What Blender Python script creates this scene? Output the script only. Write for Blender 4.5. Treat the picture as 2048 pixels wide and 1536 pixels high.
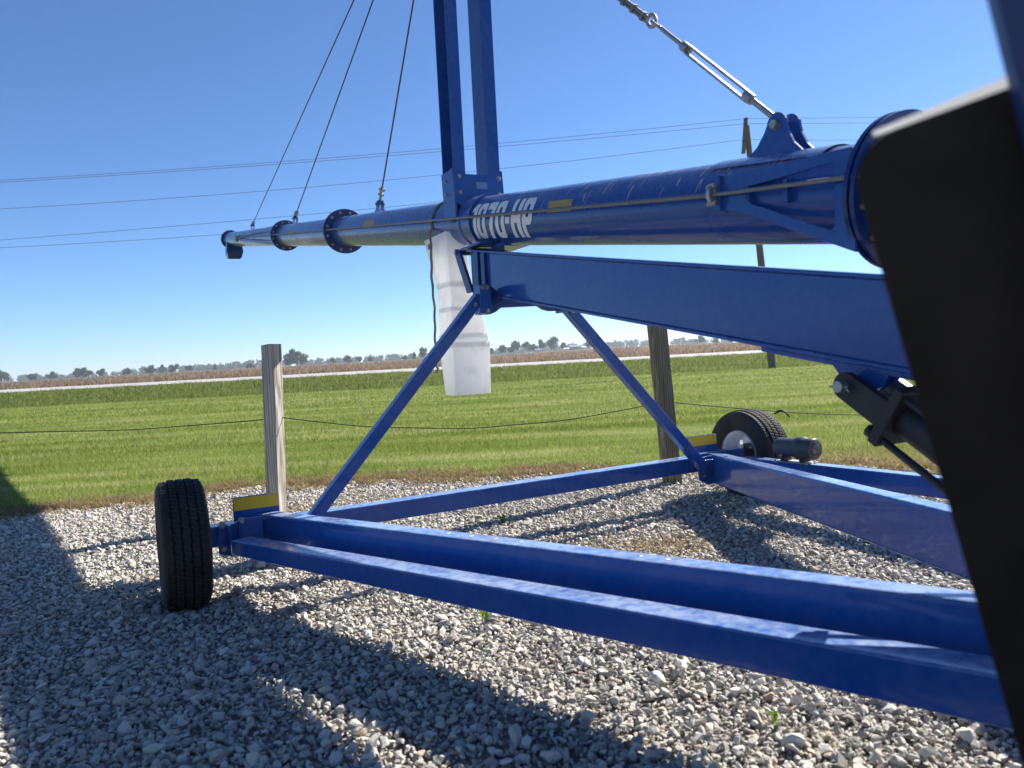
import bpy, bmesh, math, random
import numpy as np
from mathutils import Vector, Matrix
from mathutils.geometry import tessellate_polygon

random.seed(7); rng = np.random.default_rng(11)
for o in list(bpy.data.objects): bpy.data.objects.remove(o)
scene = bpy.context.scene
COL = scene.collection
R = math.radians

# ------------------------------------------------------------------ camera
cam_d = bpy.data.cameras.new('camera'); cam = bpy.data.objects.new('camera', cam_d); COL.objects.link(cam)
PITCH, ROLL, EYE = R(-2.1), R(3.0), 0.91
fw = Vector((0, math.cos(PITCH), math.sin(PITCH))); u0 = Vector((0, -math.sin(PITCH), math.cos(PITCH))); r0 = Vector((1, 0, 0))
rt = r0*math.cos(ROLL) - u0*math.sin(ROLL); up = u0*math.cos(ROLL) + r0*math.sin(ROLL)
m = Matrix((rt, up, -fw)).transposed().to_4x4(); m.translation = Vector((0, 0, EYE)); cam.matrix_world = m
cam_d.sensor_width = 36; cam_d.lens = 27.03; cam_d.clip_start = 0.02; cam_d.clip_end = 6000
cam_d.dof.use_dof = True; cam_d.dof.focus_distance = 4.6; cam_d.dof.aperture_fstop = 4.6
scene.camera = cam
scene.render.resolution_x, scene.render.resolution_y = 1024, 768

# ------------------------------------------------------------------ sky, sun, exposure
SUN_AZ, SUN_EL = R(51), R(37.8)          # azimuth clockwise from +Y
S = Vector((math.sin(SUN_AZ)*math.cos(SUN_EL), math.cos(SUN_AZ)*math.cos(SUN_EL), math.sin(SUN_EL)))
world = bpy.data.worlds.new('World'); scene.world = world; world.use_nodes = True
wn = world.node_tree; bg = wn.nodes['Background']
sky = wn.nodes.new('ShaderNodeTexSky'); sky.sky_type = 'NISHITA'; sky.sun_disc = False
sky.sun_elevation = SUN_EL; sky.sun_rotation = SUN_AZ; sky.air_density = 0.8; sky.dust_density = 0.1; sky.ozone_density = 9.0; sky.altitude = 200
wn.links.new(sky.outputs[0], bg.inputs[0]); bg.inputs[1].default_value = 0.068
sd = bpy.data.lights.new('sun', 'SUN'); sun = bpy.data.objects.new('sun', sd); COL.objects.link(sun)
sd.energy = 5.0; sd.angle = R(0.53); sd.color = (1.0, 0.95, 0.87)
sun.rotation_euler = S.to_track_quat('Z', 'Y').to_euler(); sun.location = (20, 16, 25)
scene.view_settings.view_transform = 'Standard'; scene.view_settings.look = 'None'
scene.view_settings.exposure = 1.3; scene.view_settings.gamma = 1.0

# ------------------------------------------------------------------ helpers
def tag(o, label=None, cat=None, group=None, kind=None):
    if label: o['label'] = label
    if cat: o['category'] = cat
    if group: o['group'] = group
    if kind: o['kind'] = kind
    return o

def empty(name, loc):
    o = bpy.data.objects.new(name, None); COL.objects.link(o); o.location = loc; o.empty_display_size = 0.1
    return o

def wloc(o):
    v = Vector((0, 0, 0))
    while o is not None:
        v = v + o.location; o = o.parent
    return v

def V(*a): return Vector(a)

class G:
    """collects shapes in world coordinates; build() links them as one mesh"""
    def __init__(self): self.v = []; self.f = []; self.s = []
    def add(self, vs, fs, smooth=False):
        b = len(self.v); self.v += [tuple(p) for p in vs]
        for f in fs: self.f.append(tuple(i+b for i in f)); self.s.append(smooth)
        return self
    def hexa(self, c):   # 8 corners: bottom ring 0-3, top ring 4-7
        return self.add(c, [(3,2,1,0),(4,5,6,7),(0,1,5,4),(1,2,6,5),(2,3,7,6),(3,0,4,7)])
    def box(self, c, a, b, d):   # centre and three half-axis vectors
        c, a, b, d = Vector(c), Vector(a), Vector(b), Vector(d)
        return self.hexa([c-a-b-d, c+a-b-d, c+a+b-d, c-a+b-d, c-a-b+d, c+a-b+d, c+a+b+d, c-a+b+d])
    def beam(self, p0, p1, side, w0, h0, w1=None, h1=None, updir=V(0,0,1)):   # top-centre line
        w1 = w0 if w1 is None else w1; h1 = h0 if h1 is None else h1
        p0, p1, side = Vector(p0), Vector(p1), Vector(side).normalized()
        return self.hexa([p0-side*w0/2-updir*h0, p0+side*w0/2-updir*h0, p1+side*w1/2-updir*h1, p1-side*w1/2-updir*h1,
                          p0-side*w0/2, p0+side*w0/2, p1+side*w1/2, p1-side*w1/2])
    def bar(self, p0, p1, a, b):   # square bar about its axis, half vectors a b
        p0, p1, a, b = Vector(p0), Vector(p1), Vector(a), Vector(b)
        return self.hexa([p0-a-b, p0+a-b, p0+a+b, p0-a+b, p1-a-b, p1+a-b, p1+a+b, p1-a+b])
    def path(self, pts, r, seg=8, cap=True):
        pts = [Vector(p) for p in pts]; n = len(pts); rr = r if hasattr(r, '__len__') else [r]*n
        vs = []; prev = None
        for i, p in enumerate(pts):
            d = (pts[min(i+1, n-1)] - pts[max(i-1, 0)]).normalized()
            if prev is None:
                a = d.orthogonal().normalized()
            else:
                a = (prev - d*prev.dot(d)).normalized()
            prev = a; b = d.cross(a)
            for k in range(seg):
                t = 2*math.pi*k/seg; vs.append(p + (a*math.cos(t) + b*math.sin(t))*rr[i])
        fs = []
        for i in range(n-1):
            for k in range(seg):
                k2 = (k+1) % seg; fs.append((i*seg+k, i*seg+k2, (i+1)*seg+k2, (i+1)*seg+k))
        self.add(vs, fs, True)
        if cap:
            self.add(vs[:seg], [tuple(range(seg-1, -1, -1))]); self.add(vs[-seg:], [tuple(range(seg))])
        return self
    def lathe(self, prof, origin, axis, seg=32, smooth=True, zig=None):
        """prof: (radius, distance along axis) list"""
        axis = Vector(axis).normalized(); a = axis.orthogonal().normalized(); b = axis.cross(a); o = Vector(origin)
        vs = []; n = len(prof)
        for k in range(seg):
            t = 2*math.pi*k/seg; d = a*math.cos(t) + b*math.sin(t)
            for i, (r_, h_) in enumerate(prof):
                hh = h_ + (zig[i]*(1 if (k//2) % 2 else -1) if zig else 0)
                vs.append(o + d*r_ + axis*hh)
        fs = []
        for k in range(seg):
            k2 = (k+1) % seg
            for i in range(n-1): fs.append((k*n+i, k*n+i+1, k2*n+i+1, k2*n+i))
        return self.add(vs, fs, smooth)
    def plate(self, outer, holes, fn, thick):
        """2-D outline with holes mapped by fn(u,v) to 3-D, extruded by vector thick"""
        loops = [outer] + list(holes); thick = Vector(thick)
        flat = [p for l in loops for p in l]
        tris = tessellate_polygon([[Vector((p[0], p[1], 0)) for p in l] for l in loops])
        P = [Vector(fn(*p)) for p in flat]; n = len(P)
        self.add(P, [tuple(t) for t in tris]); self.add([p+thick for p in P], [tuple(reversed(t)) for t in tris])
        b = 0
        for l in loops:
            k = len(l); q = [Vector(fn(*p)) for p in l]; vs = q + [p+thick for p in q]
            self.add(vs, [(i, (i+1) % k, k+(i+1) % k, k+i) for i in range(k)])
        return self
    def build(self, name, mat, parent=None, bevel=0, seg=2, label=None):
        off = wloc(parent) if parent is not None else Vector((0, 0, 0))
        me = bpy.data.meshes.new(name)
        me.from_pydata([(x-off.x, y-off.y, z-off.z) for x, y, z in self.v], [], self.f)
        me.polygons.foreach_set('use_smooth', self.s)
        bm = bmesh.new(); bm.from_mesh(me)
        if bevel: bmesh.ops.remove_doubles(bm, verts=bm.verts, dist=1e-5)
        bmesh.ops.recalc_face_normals(bm, faces=bm.faces); bm.to_mesh(me); bm.free()
        me.materials.append(mat); o = bpy.data.objects.new(name, me); COL.objects.link(o)
        if parent is not None: o.parent = parent
        if bevel:
            b = o.modifiers.new('bevel', 'BEVEL'); b.width = bevel; b.segments = seg; b.limit_method = 'ANGLE'; b.angle_limit = R(35)
        if label: o['label'] = label
        return o

def npmesh(name, verts, faces_flat, nper, mat, attrs=None, smooth=False):
    me = bpy.data.meshes.new(name); nv = len(verts); nf = len(faces_flat)//nper
    me.vertices.add(nv); me.vertices.foreach_set('co', np.ascontiguousarray(verts, dtype=np.float32).ravel())
    me.loops.add(nf*nper); me.loops.foreach_set('vertex_index', np.ascontiguousarray(faces_flat, dtype=np.int32))
    me.polygons.add(nf); me.polygons.foreach_set('loop_start', np.arange(0, nf*nper, nper, dtype=np.int32))
    me.polygons.foreach_set('use_smooth', np.full(nf, smooth, dtype=bool))
    for k, a in (attrs or {}).items():
        at = me.attributes.new(k, 'FLOAT', 'POINT'); at.data.foreach_set('value', np.ascontiguousarray(a, dtype=np.float32))
    me.update(calc_edges=True); me.materials.append(mat)
    o = bpy.data.objects.new(name, me); COL.objects.link(o)
    return o

# ------------------------------------------------------------------ materials
def new_mat(name):
    m = bpy.data.materials.new(name); m.use_nodes = True
    nt = m.node_tree; return m, nt, nt.nodes['Principled BSDF']

def N(nt, typ, **kw):
    n = nt.nodes.new(typ)
    for k, v in kw.items():
        if k in n.inputs: n.inputs[k].default_value = v
        else: setattr(n, k, v)
    return n

def ramp(nt, fac, stops):
    r_ = nt.nodes.new('ShaderNodeValToRGB'); e = r_.color_ramp.elements
    e[0].position, e[0].color = stops[0][0], (*stops[0][1], 1); e[1].position, e[1].color = stops[-1][0], (*stops[-1][1], 1)
    for p, c in stops[1:-1]:
        q = e.new(p); q.color = (*c, 1)
    nt.links.new(fac, r_.inputs[0]); return r_

def wpos(nt, scale=(1, 1, 1), rotz=0.0):
    g = nt.nodes.new('ShaderNodeNewGeometry'); mp = nt.nodes.new('ShaderNodeMapping')
    mp.inputs['Scale'].default_value = scale; mp.inputs['Rotation'].default_value = (0, 0, rotz)
    nt.links.new(g.outputs['Position'], mp.inputs[0]); return mp.outputs[0]

def noise(nt, vec, scale, detail=4, rough=0.55):
    n = nt.nodes.new('ShaderNodeTexNoise'); n.inputs['Scale'].default_value = scale; n.inputs['Detail'].default_value = detail; n.inputs['Roughness'].default_value = rough
    nt.links.new(vec, n.inputs['Vector']); return n.outputs['Fac']

def bump(nt, h, bs, strength, dist):
    b = nt.nodes.new('ShaderNodeBump'); b.inputs['Strength'].default_value = strength; b.inputs['Distance'].default_value = dist
    nt.links.new(h, b.inputs['Height']); nt.links.new(b.outputs[0], bs.inputs['Normal']); return b

def simple(name, col, rough=0.5, metal=0.0, var=0.0, vscale=30, bmp=0.0, bscale=200, coat=0.0):
    m, nt, b = new_mat(name); b.inputs['Roughness'].default_value = rough; b.inputs['Metallic'].default_value = metal
    b.inputs['Base Color'].default_value = (*col, 1); b.inputs['Coat Weight'].default_value = coat; b.inputs['Coat Roughness'].default_value = 0.08
    p = wpos(nt)
    if var:
        r_ = ramp(nt, noise(nt, p, vscale), [(0.3, tuple(c*(1-var) for c in col)), (0.7, tuple(min(1, c*(1+var)) for c in col))])
        nt.links.new(r_.outputs[0], b.inputs['Base Color'])
    if bmp: bump(nt, noise(nt, p, bscale, 2), b, bmp, 0.002)
    return m

def paint(name, col, dust_sheen=0.75, rmin=0.12, rmax=0.26):
    """glossy machine enamel with a slightly wavy surface and a pale film, part dusty, part painted-in sheen"""
    m, nt, b = new_mat(name); p = wpos(nt)
    dn = noise(nt, p, 3.0, 6, 0.65); fine = noise(nt, p, 38, 4, 0.55)
    mx = nt.nodes.new('ShaderNodeMath'); mx.operation = 'MULTIPLY'; nt.links.new(dn, mx.inputs[0]); nt.links.new(fine, mx.inputs[1])
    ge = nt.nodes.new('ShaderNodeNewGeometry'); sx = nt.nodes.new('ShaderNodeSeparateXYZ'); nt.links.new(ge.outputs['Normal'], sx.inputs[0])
    up = nt.nodes.new('ShaderNodeMapRange'); up.inputs['From Min'].default_value = 0.3; up.inputs['From Max'].default_value = 1.0; up.inputs['To Min'].default_value = 0.10; nt.links.new(sx.outputs[2], up.inputs[0])   # paler on up-facing faces: dusty film plus painted-in sky sheen
    fac = ramp(nt, mx.outputs[0], [(0.08, (0, 0, 0)), (0.32, (dust_sheen,)*3)])
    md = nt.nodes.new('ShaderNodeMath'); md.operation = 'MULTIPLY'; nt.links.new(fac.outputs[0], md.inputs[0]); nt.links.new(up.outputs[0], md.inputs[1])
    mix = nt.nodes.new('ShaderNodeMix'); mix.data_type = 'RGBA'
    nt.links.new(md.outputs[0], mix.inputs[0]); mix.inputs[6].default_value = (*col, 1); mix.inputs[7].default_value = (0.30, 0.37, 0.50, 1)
    ch = ramp(nt, noise(nt, p, 55, 6, 0.75), [(0.70, (0, 0, 0)), (0.735, (0.55,)*3)])      # sparse chips and scuffs
    mc = nt.nodes.new('ShaderNodeMix'); mc.data_type = 'RGBA'; nt.links.new(ch.outputs[0], mc.inputs[0]); nt.links.new(mix.outputs[2], mc.inputs[6]); mc.inputs[7].default_value = (0.16, 0.20, 0.27, 1)
    nt.links.new(mc.outputs[2], b.inputs['Base Color'])
    rr = ramp(nt, dn, [(0.3, (rmin,)*3), (0.75, (rmax,)*3)]); nt.links.new(rr.outputs[0], b.inputs['Roughness'])
    b.inputs['Coat Weight'].default_value = 0.3; b.inputs['Coat Roughness'].default_value = 0.05; b.inputs['Specular IOR Level'].default_value = 0.22
    w = noise(nt, p, 14, 2, 0.4); bump(nt, w, b, 0.05, 0.01)
    return m

BLUE_C = (0.001, 0.058, 0.265)
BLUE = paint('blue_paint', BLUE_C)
BLUE_DUST_SHEEN = paint('dusty_sheen_blue_paint', BLUE_C, 0.78)  # same blue with slightly more of the dusty film and painted-in sheen
TUBE_P = paint('tube_paint', (0.001, 0.050, 0.245), 0.5, 0.22, 0.36)
NAVY = paint('navy_paint', (0.001, 0.024, 0.130), 0.2, 0.3, 0.45)
STEEL = simple('zinc_steel', (0.36, 0.355, 0.34), 0.5, 0.75, 0.3, 60, 0.2, 300)
ROPE_STEEL = simple('wire_rope_steel', (0.22, 0.21, 0.20), 0.5, 0.6, 0.35, 200, 0.4, 500)
CABLE = simple('dark_cable', (0.045, 0.03, 0.04), 0.6, 0.2)
BLACK = simple('black_enamel', (0.010, 0.010, 0.012), 0.55, 0, 0.3, 20, 0.05, 60)
RUBBER = simple('tyre_rubber', (0.015, 0.0145, 0.014), 0.8, 0, 0.7, 11, 0.35, 220)
WHITE_P = simple('white_paint', (0.72, 0.73, 0.76), 0.35, 0, 0.08, 30)
LETTER = simple('white_letter_vinyl', (0.72, 0.72, 0.72), 0.45, 0, 0.08, 40)
AMBER_DEC = simple('faded_amber_decal', (0.42, 0.26, 0.06), 0.5, 0, 0.15, 40)
LABEL_GREY = simple('pale_blue_decal', (0.12, 0.19, 0.36), 0.4, 0, 0.1, 60)
GOLD = simple('gold_print', (0.33, 0.23, 0.07), 0.5)
STRAP = simple('grey_strap', (0.17, 0.155, 0.14), 0.8, 0, 0.3, 90)
WIRE = simple('power_wire', (0.06, 0.07, 0.09), 0.6)
CORD = simple('black_cord', (0.012, 0.012, 0.012), 0.7)
CAN = simple('charcoal_plastic', (0.035, 0.038, 0.042), 0.38, 0, 0.1, 40, 0.08, 90)
DROP = simple('dried_streak', (0.55, 0.55, 0.52), 0.8, 0, 0.2, 300)

def amber_mat():
    m, nt, b = new_mat('amber_reflector'); b.inputs['Roughness'].default_value = 0.35
    p = wpos(nt, (1, 1, 1), R(-27)); w = nt.nodes.new('ShaderNodeTexWave'); w.inputs['Scale'].default_value = 42; w.bands_direction = 'X'; nt.links.new(p, w.inputs[0])
    r_ = ramp(nt, w.outputs[1], [(0.2, (0.70, 0.38, 0.01)), (0.9, (0.90, 0.56, 0.03))]); nt.links.new(r_.outputs[0], b.inputs['Base Color'])
    return m
AMBER = amber_mat()

def poly_mat():
    m, nt, b = new_mat('milky_plastic'); p = wpos(nt)
    r_ = ramp(nt, noise(nt, p, 7, 5, 0.6), [(0.34, (0.76, 0.75, 0.75)), (0.50, (0.90, 0.89, 0.87))])
    nt.links.new(r_.outputs[0], b.inputs['Base Color']); b.inputs['Roughness'].default_value = 0.35
    tr = nt.nodes.new('ShaderNodeBsdfTranslucent'); nt.links.new(r_.outputs[0], tr.inputs[0])
    mx = nt.nodes.new('ShaderNodeMixShader'); mx.inputs[0].default_value = 0.55
    nt.links.new(b.outputs[0], mx.inputs[1]); nt.links.new(tr.outputs[0], mx.inputs[2])
    nt.links.new(mx.outputs[0], nt.nodes['Material Output'].inputs[0]); return m
POLY = poly_mat()

def wood_mat(name, a, b_, c):
    m, nt, b = new_mat(name); p = wpos(nt, (16, 16, 0.9)); n1 = noise(nt, p, 2.2, 8, 0.68)
    w = nt.nodes.new('ShaderNodeTexWave'); w.bands_direction = 'X'; w.inputs['Scale'].default_value = 2.4; w.inputs['Distortion'].default_value = 9; w.inputs['Detail'].default_value = 4
    nt.links.new(wpos(nt, (9, 9, 0.55)), w.inputs[0])
    mx = nt.nodes.new('ShaderNodeMath'); mx.operation = 'MULTIPLY_ADD'; nt.links.new(n1, mx.inputs[0]); mx.inputs[1].default_value = 0.75; 
    m2 = nt.nodes.new('ShaderNodeMath'); m2.operation = 'MULTIPLY'; m2.inputs[1].default_value = 0.25; nt.links.new(w.outputs[1], m2.inputs[0]); nt.links.new(m2.outputs[0], mx.inputs[2])
    r_ = ramp(nt, mx.outputs[0], [(0.3, a), (0.5, b_), (0.72, c)]); nt.links.new(r_.outputs[0], b.inputs['Base Color'])
    b.inputs['Roughness'].default_value = 0.85; bump(nt, mx.outputs[0], b, 0.6, 0.006); return m
WOOD = wood_mat('weathered_pine', (0.12, 0.10, 0.078), (0.32, 0.285, 0.235), (0.49, 0.455, 0.395))
WOOD2 = wood_mat('treated_pine', (0.06, 0.05, 0.03), (0.15, 0.125, 0.075), (0.25, 0.21, 0.135))
POLE_W = wood_mat('pole_wood', (0.045, 0.04, 0.03), (0.10, 0.085, 0.06), (0.16, 0.14, 0.10))

def stone_mat():
    m, nt, b = new_mat('limestone_gravel'); at = nt.nodes.new('ShaderNodeAttribute'); at.attribute_name = 'tone'
    c = ramp(nt, at.outputs['Fac'], [(0.0, (0.18, 0.165, 0.145)), (0.25, (0.33, 0.305, 0.265)), (0.6, (0.46, 0.43, 0.38)), (0.85, (0.58, 0.55, 0.49)), (1.0, (0.44, 0.35, 0.26))])
    p = wpos(nt); n = noise(nt, p, 160, 4, 0.7)
    k = ramp(nt, n, [(0.25, (0.80, 0.80, 0.79)), (0.7, (1.16, 1.15, 1.12))])
    mx = nt.nodes.new('ShaderNodeMix'); mx.data_type = 'RGBA'; mx.blend_type = 'MULTIPLY'; mx.inputs[0].default_value = 1
    nt.links.new(c.outputs[0], mx.inputs[6]); nt.links.new(k.outputs[0], mx.inputs[7]); nt.links.new(mx.outputs[2], b.inputs['Base Color'])
    b.inputs['Roughness'].default_value = 0.88; bump(nt, n, b, 0.5, 0.003); return m
STONE = stone_mat()

def gravel_ground():
    m, nt, b = new_mat('gravel_bed'); p = wpos(nt)
    v = nt.nodes.new('ShaderNodeTexVoronoi'); v.inputs['Scale'].default_value = 42; nt.links.new(p, v.inputs['Vector'])
    r1 = ramp(nt, noise(nt, p, 30, 6, 0.7), [(0.3, (0.13, 0.12, 0.105)), (0.7, (0.31, 0.29, 0.26))]); nt.links.new(r1.outputs[0], b.inputs['Base Color'])
    b.inputs['Roughness'].default_value = 0.95; bump(nt, v.outputs[0], b, 1.0, 0.02); return m
GRAVEL_BED = gravel_ground()

def lawn_colour(nt, scale_dark=1.0):
    """mowing bands running across, patches of paler straw"""
    p = wpos(nt, (0.07, 1, 1), R(3)); band = noise(nt, p, 1.9, 3, 0.6)
    patch = noise(nt, wpos(nt), 0.55, 4, 0.6); fine = noise(nt, wpos(nt, (0.5, 1, 1)), 9, 4, 0.7)
    a = nt.nodes.new('ShaderNodeMath'); a.operation = 'MULTIPLY_ADD'; a.inputs[1].default_value = 0.55; nt.links.new(band, a.inputs[0])
    b = nt.nodes.new('ShaderNodeMath'); b.operation = 'MULTIPLY'; b.inputs[1].default_value = 0.25; nt.links.new(patch, b.inputs[0])
    c = nt.nodes.new('ShaderNodeMath'); c.operation = 'MULTIPLY_ADD'; c.inputs[1].default_value = 0.22; nt.links.new(fine, c.inputs[0]); nt.links.new(b.outputs[0], c.inputs[2]); nt.links.new(c.outputs[0], a.inputs[2])
    k = scale_dark
    return ramp(nt, a.outputs[0], [(0.38, (0.120*k, 0.172*k, 0.026*k)), (0.50, (0.178*k, 0.228*k, 0.046*k)), (0.63, (0.29*k, 0.315*k, 0.115*k))])

def lawn_mat():
    m, nt, b = new_mat('lawn_turf'); c = lawn_colour(nt, 0.9); nt.links.new(c.outputs[0], b.inputs['Base Color']); b.inputs['Roughness'].default_value = 0.95
    b.inputs['Specular IOR Level'].default_value = 0.1
    bump(nt, noise(nt, wpos(nt, (1, 0.6, 1)), 26, 4, 0.7), b, 1.0, 0.06); return m
LAWN = lawn_mat()

def blade_mat(name, stops=None, lawn=False, trans=0.5):
    m, nt, b = new_mat(name)
    at = nt.nodes.new('ShaderNodeAttribute'); at.attribute_name = 'tone'
    if lawn:
        c = lawn_colour(nt, 1.0); k = ramp(nt, at.outputs['Fac'], [(0, (0.7, 0.75, 0.7)), (0.8, (1.2, 1.15, 1.1)), (1.0, (1.9, 1.55, 1.9))])
        mx = nt.nodes.new('ShaderNodeMix'); mx.data_type = 'RGBA'; mx.blend_type = 'MULTIPLY'; mx.inputs[0].default_value = 1
        nt.links.new(c.outputs[0], mx.inputs[6]); nt.links.new(k.outputs[0], mx.inputs[7]); col = mx.outputs[2]
    else:
        col = ramp(nt, at.outputs['Fac'], stops).outputs[0]
    nt.links.new(col, b.inputs['Base Color']); b.inputs['Roughness'].default_value = 0.7; b.inputs['Specular IOR Level'].default_value = 0.1
    tr = nt.nodes.new('ShaderNodeBsdfTranslucent'); nt.links.new(col, tr.inputs[0])
    mx = nt.nodes.new('ShaderNodeMixShader'); mx.inputs[0].default_value = trans
    nt.links.new(b.outputs[0], mx.inputs[1]); nt.links.new(tr.outputs[0], mx.inputs[2]); nt.links.new(mx.outputs[0], nt.nodes['Material Output'].inputs[0])
    return m
BLADE = blade_mat('lawn_blades', lawn=True)
DRY = blade_mat('dry_blades', [(0, (0.12, 0.075, 0.04)), (0.4, (0.27, 0.19, 0.10)), (0.75, (0.42, 0.33, 0.19)), (0.9, (0.20, 0.22, 0.06)), (1, (0.17, 0.21, 0.05))])
VERGE = blade_mat('verge_blades', [(0, (0.06, 0.09, 0.015)), (0.5, (0.15, 0.19, 0.038)), (0.85, (0.23, 0.25, 0.07)), (1, (0.30, 0.26, 0.11))])
STUBBLE = blade_mat('stubble_blades', [(0, (0.13, 0.09, 0.058)), (0.6, (0.22, 0.165, 0.115)), (1, (0.30, 0.24, 0.165))])
WEED = blade_mat('weed_leaf', [(0, (0.07, 0.14, 0.015)), (1, (0.22, 0.33, 0.03))], trans=0.5)
LEAF = blade_mat('tree_leaf', [(0, (0.022, 0.042, 0.012)), (0.5, (0.045, 0.075, 0.02)), (1, (0.085, 0.115, 0.03))], trans=0.3)
LEAF_Y = blade_mat('yellowing_leaf', [(0, (0.08, 0.10, 0.02)), (1, (0.20, 0.20, 0.05))], trans=0.35)
BARK = simple('bark', (0.06, 0.05, 0.04), 0.9, 0, 0.3, 4)

def field_mat():
    m, nt, b = new_mat('stubble_field'); p = wpos(nt, (0.05, 0.6, 1))
    r_ = ramp(nt, noise(nt, p, 0.5, 8, 0.72), [(0.3, (0.15, 0.108, 0.075)), (0.5, (0.21, 0.158, 0.112)), (0.72, (0.28, 0.22, 0.16))]); nt.links.new(r_.outputs[0], b.inputs['Base Color'])
    b.inputs['Roughness'].default_value = 1.0; b.inputs['Specular IOR Level'].default_value = 0.0; return m
FIELD = field_mat()
VERGE_G = simple('verge_soil', (0.10, 0.13, 0.025), 1.0, 0, 0.4, 2)
ROAD = simple('pale_concrete_road', (0.31, 0.302, 0.29), 0.9, 0, 0.10, 0.8, 0.2, 60)
PAINTLINE = simple('road_line_paint', (0.75, 0.75, 0.72), 0.8)

# ------------------------------------------------------------------ terrain
CX = [-900, -226, -170, -115, -73, -5, 40, 84, 128, 194, 900]; CZ = [0.9, 0.95, 1.35, 1.57, 1.6, 1.75, 2.3, 1.95, 1.25, 1.25, 1.2]
def crest(x): return np.interp(x, CX, CZ)
def yard(x, y):
    x = np.asarray(x, float); y = np.asarray(y, float)
    return -0.032*np.exp(-((x+1.45)**2 + (y-2.95)**2)/1.6) + 0.007*np.sin(2.9*x+1)*np.sin(2.3*y+.4) + 0.018*np.exp(-((np.hypot(x+1.357, y-3.073)-.24)/.07)**2)
def terrain(x, y):
    x = np.asarray(x, float); y = np.asarray(y, float)
    z = np.where(y < 7, yard(x, y)*np.clip((7-y)/1.5, 0, 1), 0.0)
    z = np.where(y >= 24, np.interp(y, [24, 28.5, 30.5, 39, 40, 47, 48], [0, -0.05, -0.16, 0.34, 0.37, 0.45, 0.42]), z)
    far = 0.42 + (crest(x*340/np.maximum(y, 60)) - 0.42)*(y-48)/292.0
    fall = crest(x*340/np.maximum(y, 60)) - np.minimum((y-340)*0.002, 2.2)
    return np.where(y > 340, fall, np.where(y > 48, far, z))

def sheet(name, xs, ys, mat, lift=0.0, label=None, mask=None, kind='structure', smooth=True):
    X, Y = np.meshgrid(xs, ys); Z = terrain(X, Y) + lift
    if mask is not None: X, Y = mask(X, Y); Z = terrain(X, Y) + lift
    vs = np.stack([X, Y, Z], -1).reshape(-1, 3); nx, ny = len(xs), len(ys)
    i = np.arange(ny-1)[:, None]*nx + np.arange(nx-1)[None, :]
    f = np.stack([i, i+1, i+nx+1, i+nx], -1).reshape(-1)
    o = npmesh(name, vs, f, 4, mat, smooth=smooth); tag(o, label=label, kind=kind); return o

EX = [-30, -3.44, -3.08, -2.65, -2.19, -1.29, -.5, .63, 1.03, 2.28, 2.72, 3.4, 30]; EY = [4.6, 5.07, 5.31, 5.5, 5.73, 5.88, 5.77, 5.72, 5.55, 5.5, 5.0, 4.75, 4.6]
def edge(x):
    x = np.asarray(x, float); return np.interp(x, EX, EY) + 0.06*np.sin(5.3*x) + 0.04*np.sin(13*x+1) + 0.03*np.sin(29*x)

ysG = np.concatenate([[-60, -20, -8], np.linspace(-4, 7, 45), np.linspace(8, 24, 9), np.linspace(25, 48, 24), np.linspace(55, 340, 20), [420, 600, 900, 1500, 3000, 5500]])
xsG = np.concatenate([[-4000, -1500, -700], np.linspace(-450, -40, 22), np.linspace(-30, -6, 9), np.linspace(-5, 5, 41), np.linspace(6, 30, 9), np.linspace(40, 450, 22), [700, 1500, 4000]])
tag(sheet('ground', xsG, ysG, FIELD, -0.02), 'brown harvested stubble field and ground reaching the horizon', 'ground')
def below_edge(X, Y):   # gravel sheet follows the ragged turf edge
    t = np.clip((Y+6)/12.0, 0, 1); return X, -6 + t*(edge(X)+0.26+6)
gv = sheet('gravel_yard', np.concatenate([[-14, -9, -6], np.linspace(-4.5, 4.5, 91), [6, 9, 14]]), np.linspace(-6, 6, 61), GRAVEL_BED, -0.004, mask=below_edge)
tag(gv, 'pale crushed limestone gravel yard under the blue auger', 'gravel')
def above_edge(X, Y):
    t = (Y-5)/23.5; e = edge(X)+0.22; return X, e + t*(28.5-e)
lw = sheet('lawn', np.concatenate([[-60, -40, -25, -15, -9], np.linspace(-6, 6, 61), [9, 15, 25, 40, 60]]), np.linspace(5, 28.5, 60), LAWN, 0.004, mask=above_edge)
tag(lw, 'mown green lawn with pale mowing bands behind the wooden posts', 'lawn')
vg = sheet('roadside_bank', np.linspace(-70, 70, 57), np.linspace(28.3, 39.8, 14), VERGE_G, 0.008); tag(vg, 'rough grassy ditch bank below the road', 'bank')
rd = sheet('road', np.linspace(-300, 300, 31), [39.9, 41.5, 43.5, 45.5, 47.0], ROAD, 0.012); tag(rd, 'pale concrete country road crossing behind the lawn', 'road')
ml = sheet('road_marking', np.linspace(-300, 300, 31), [40.45, 40.57], PAINTLINE, 0.018); tag(ml, 'thin white edge line painted on the pale road', 'marking')

# ------------------------------------------------------------------ the grain auger
# undercarriage frame: O on the axle, tF towards the discharge end, nF towards the far wheel
O = V(.02, 3.85, 0); tF = V(-.458, .889, 0).normalized(); nF = V(tF.y, -tF.x, 0); ZU = V(0, 0, 1)
def F(s, n, z): return O + tF*s + nF*n + ZU*z
# tube frame
A0 = V(.295, 3.317, 0); tT = V(-.4364, .8998, 0).normalized(); nT = V(tT.y, -tT.x, 0)
def T(s, n, z): return A0 + tT*s + nT*n + ZU*z
SL = 0.1497
def zt(s): return 1.498 + SL*s
dT = (tT + ZU*SL).normalized(); uT = dT.cross(nT).normalized()
if uT.z < 0: uT = -uT
TR = 0.1275
def TC(s): return T(s, 0, zt(s))
def TS(s, phi, r=TR): return TC(s) + (-nT*math.cos(phi) + uT*math.sin(phi))*r     # phi up from the near side

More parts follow.
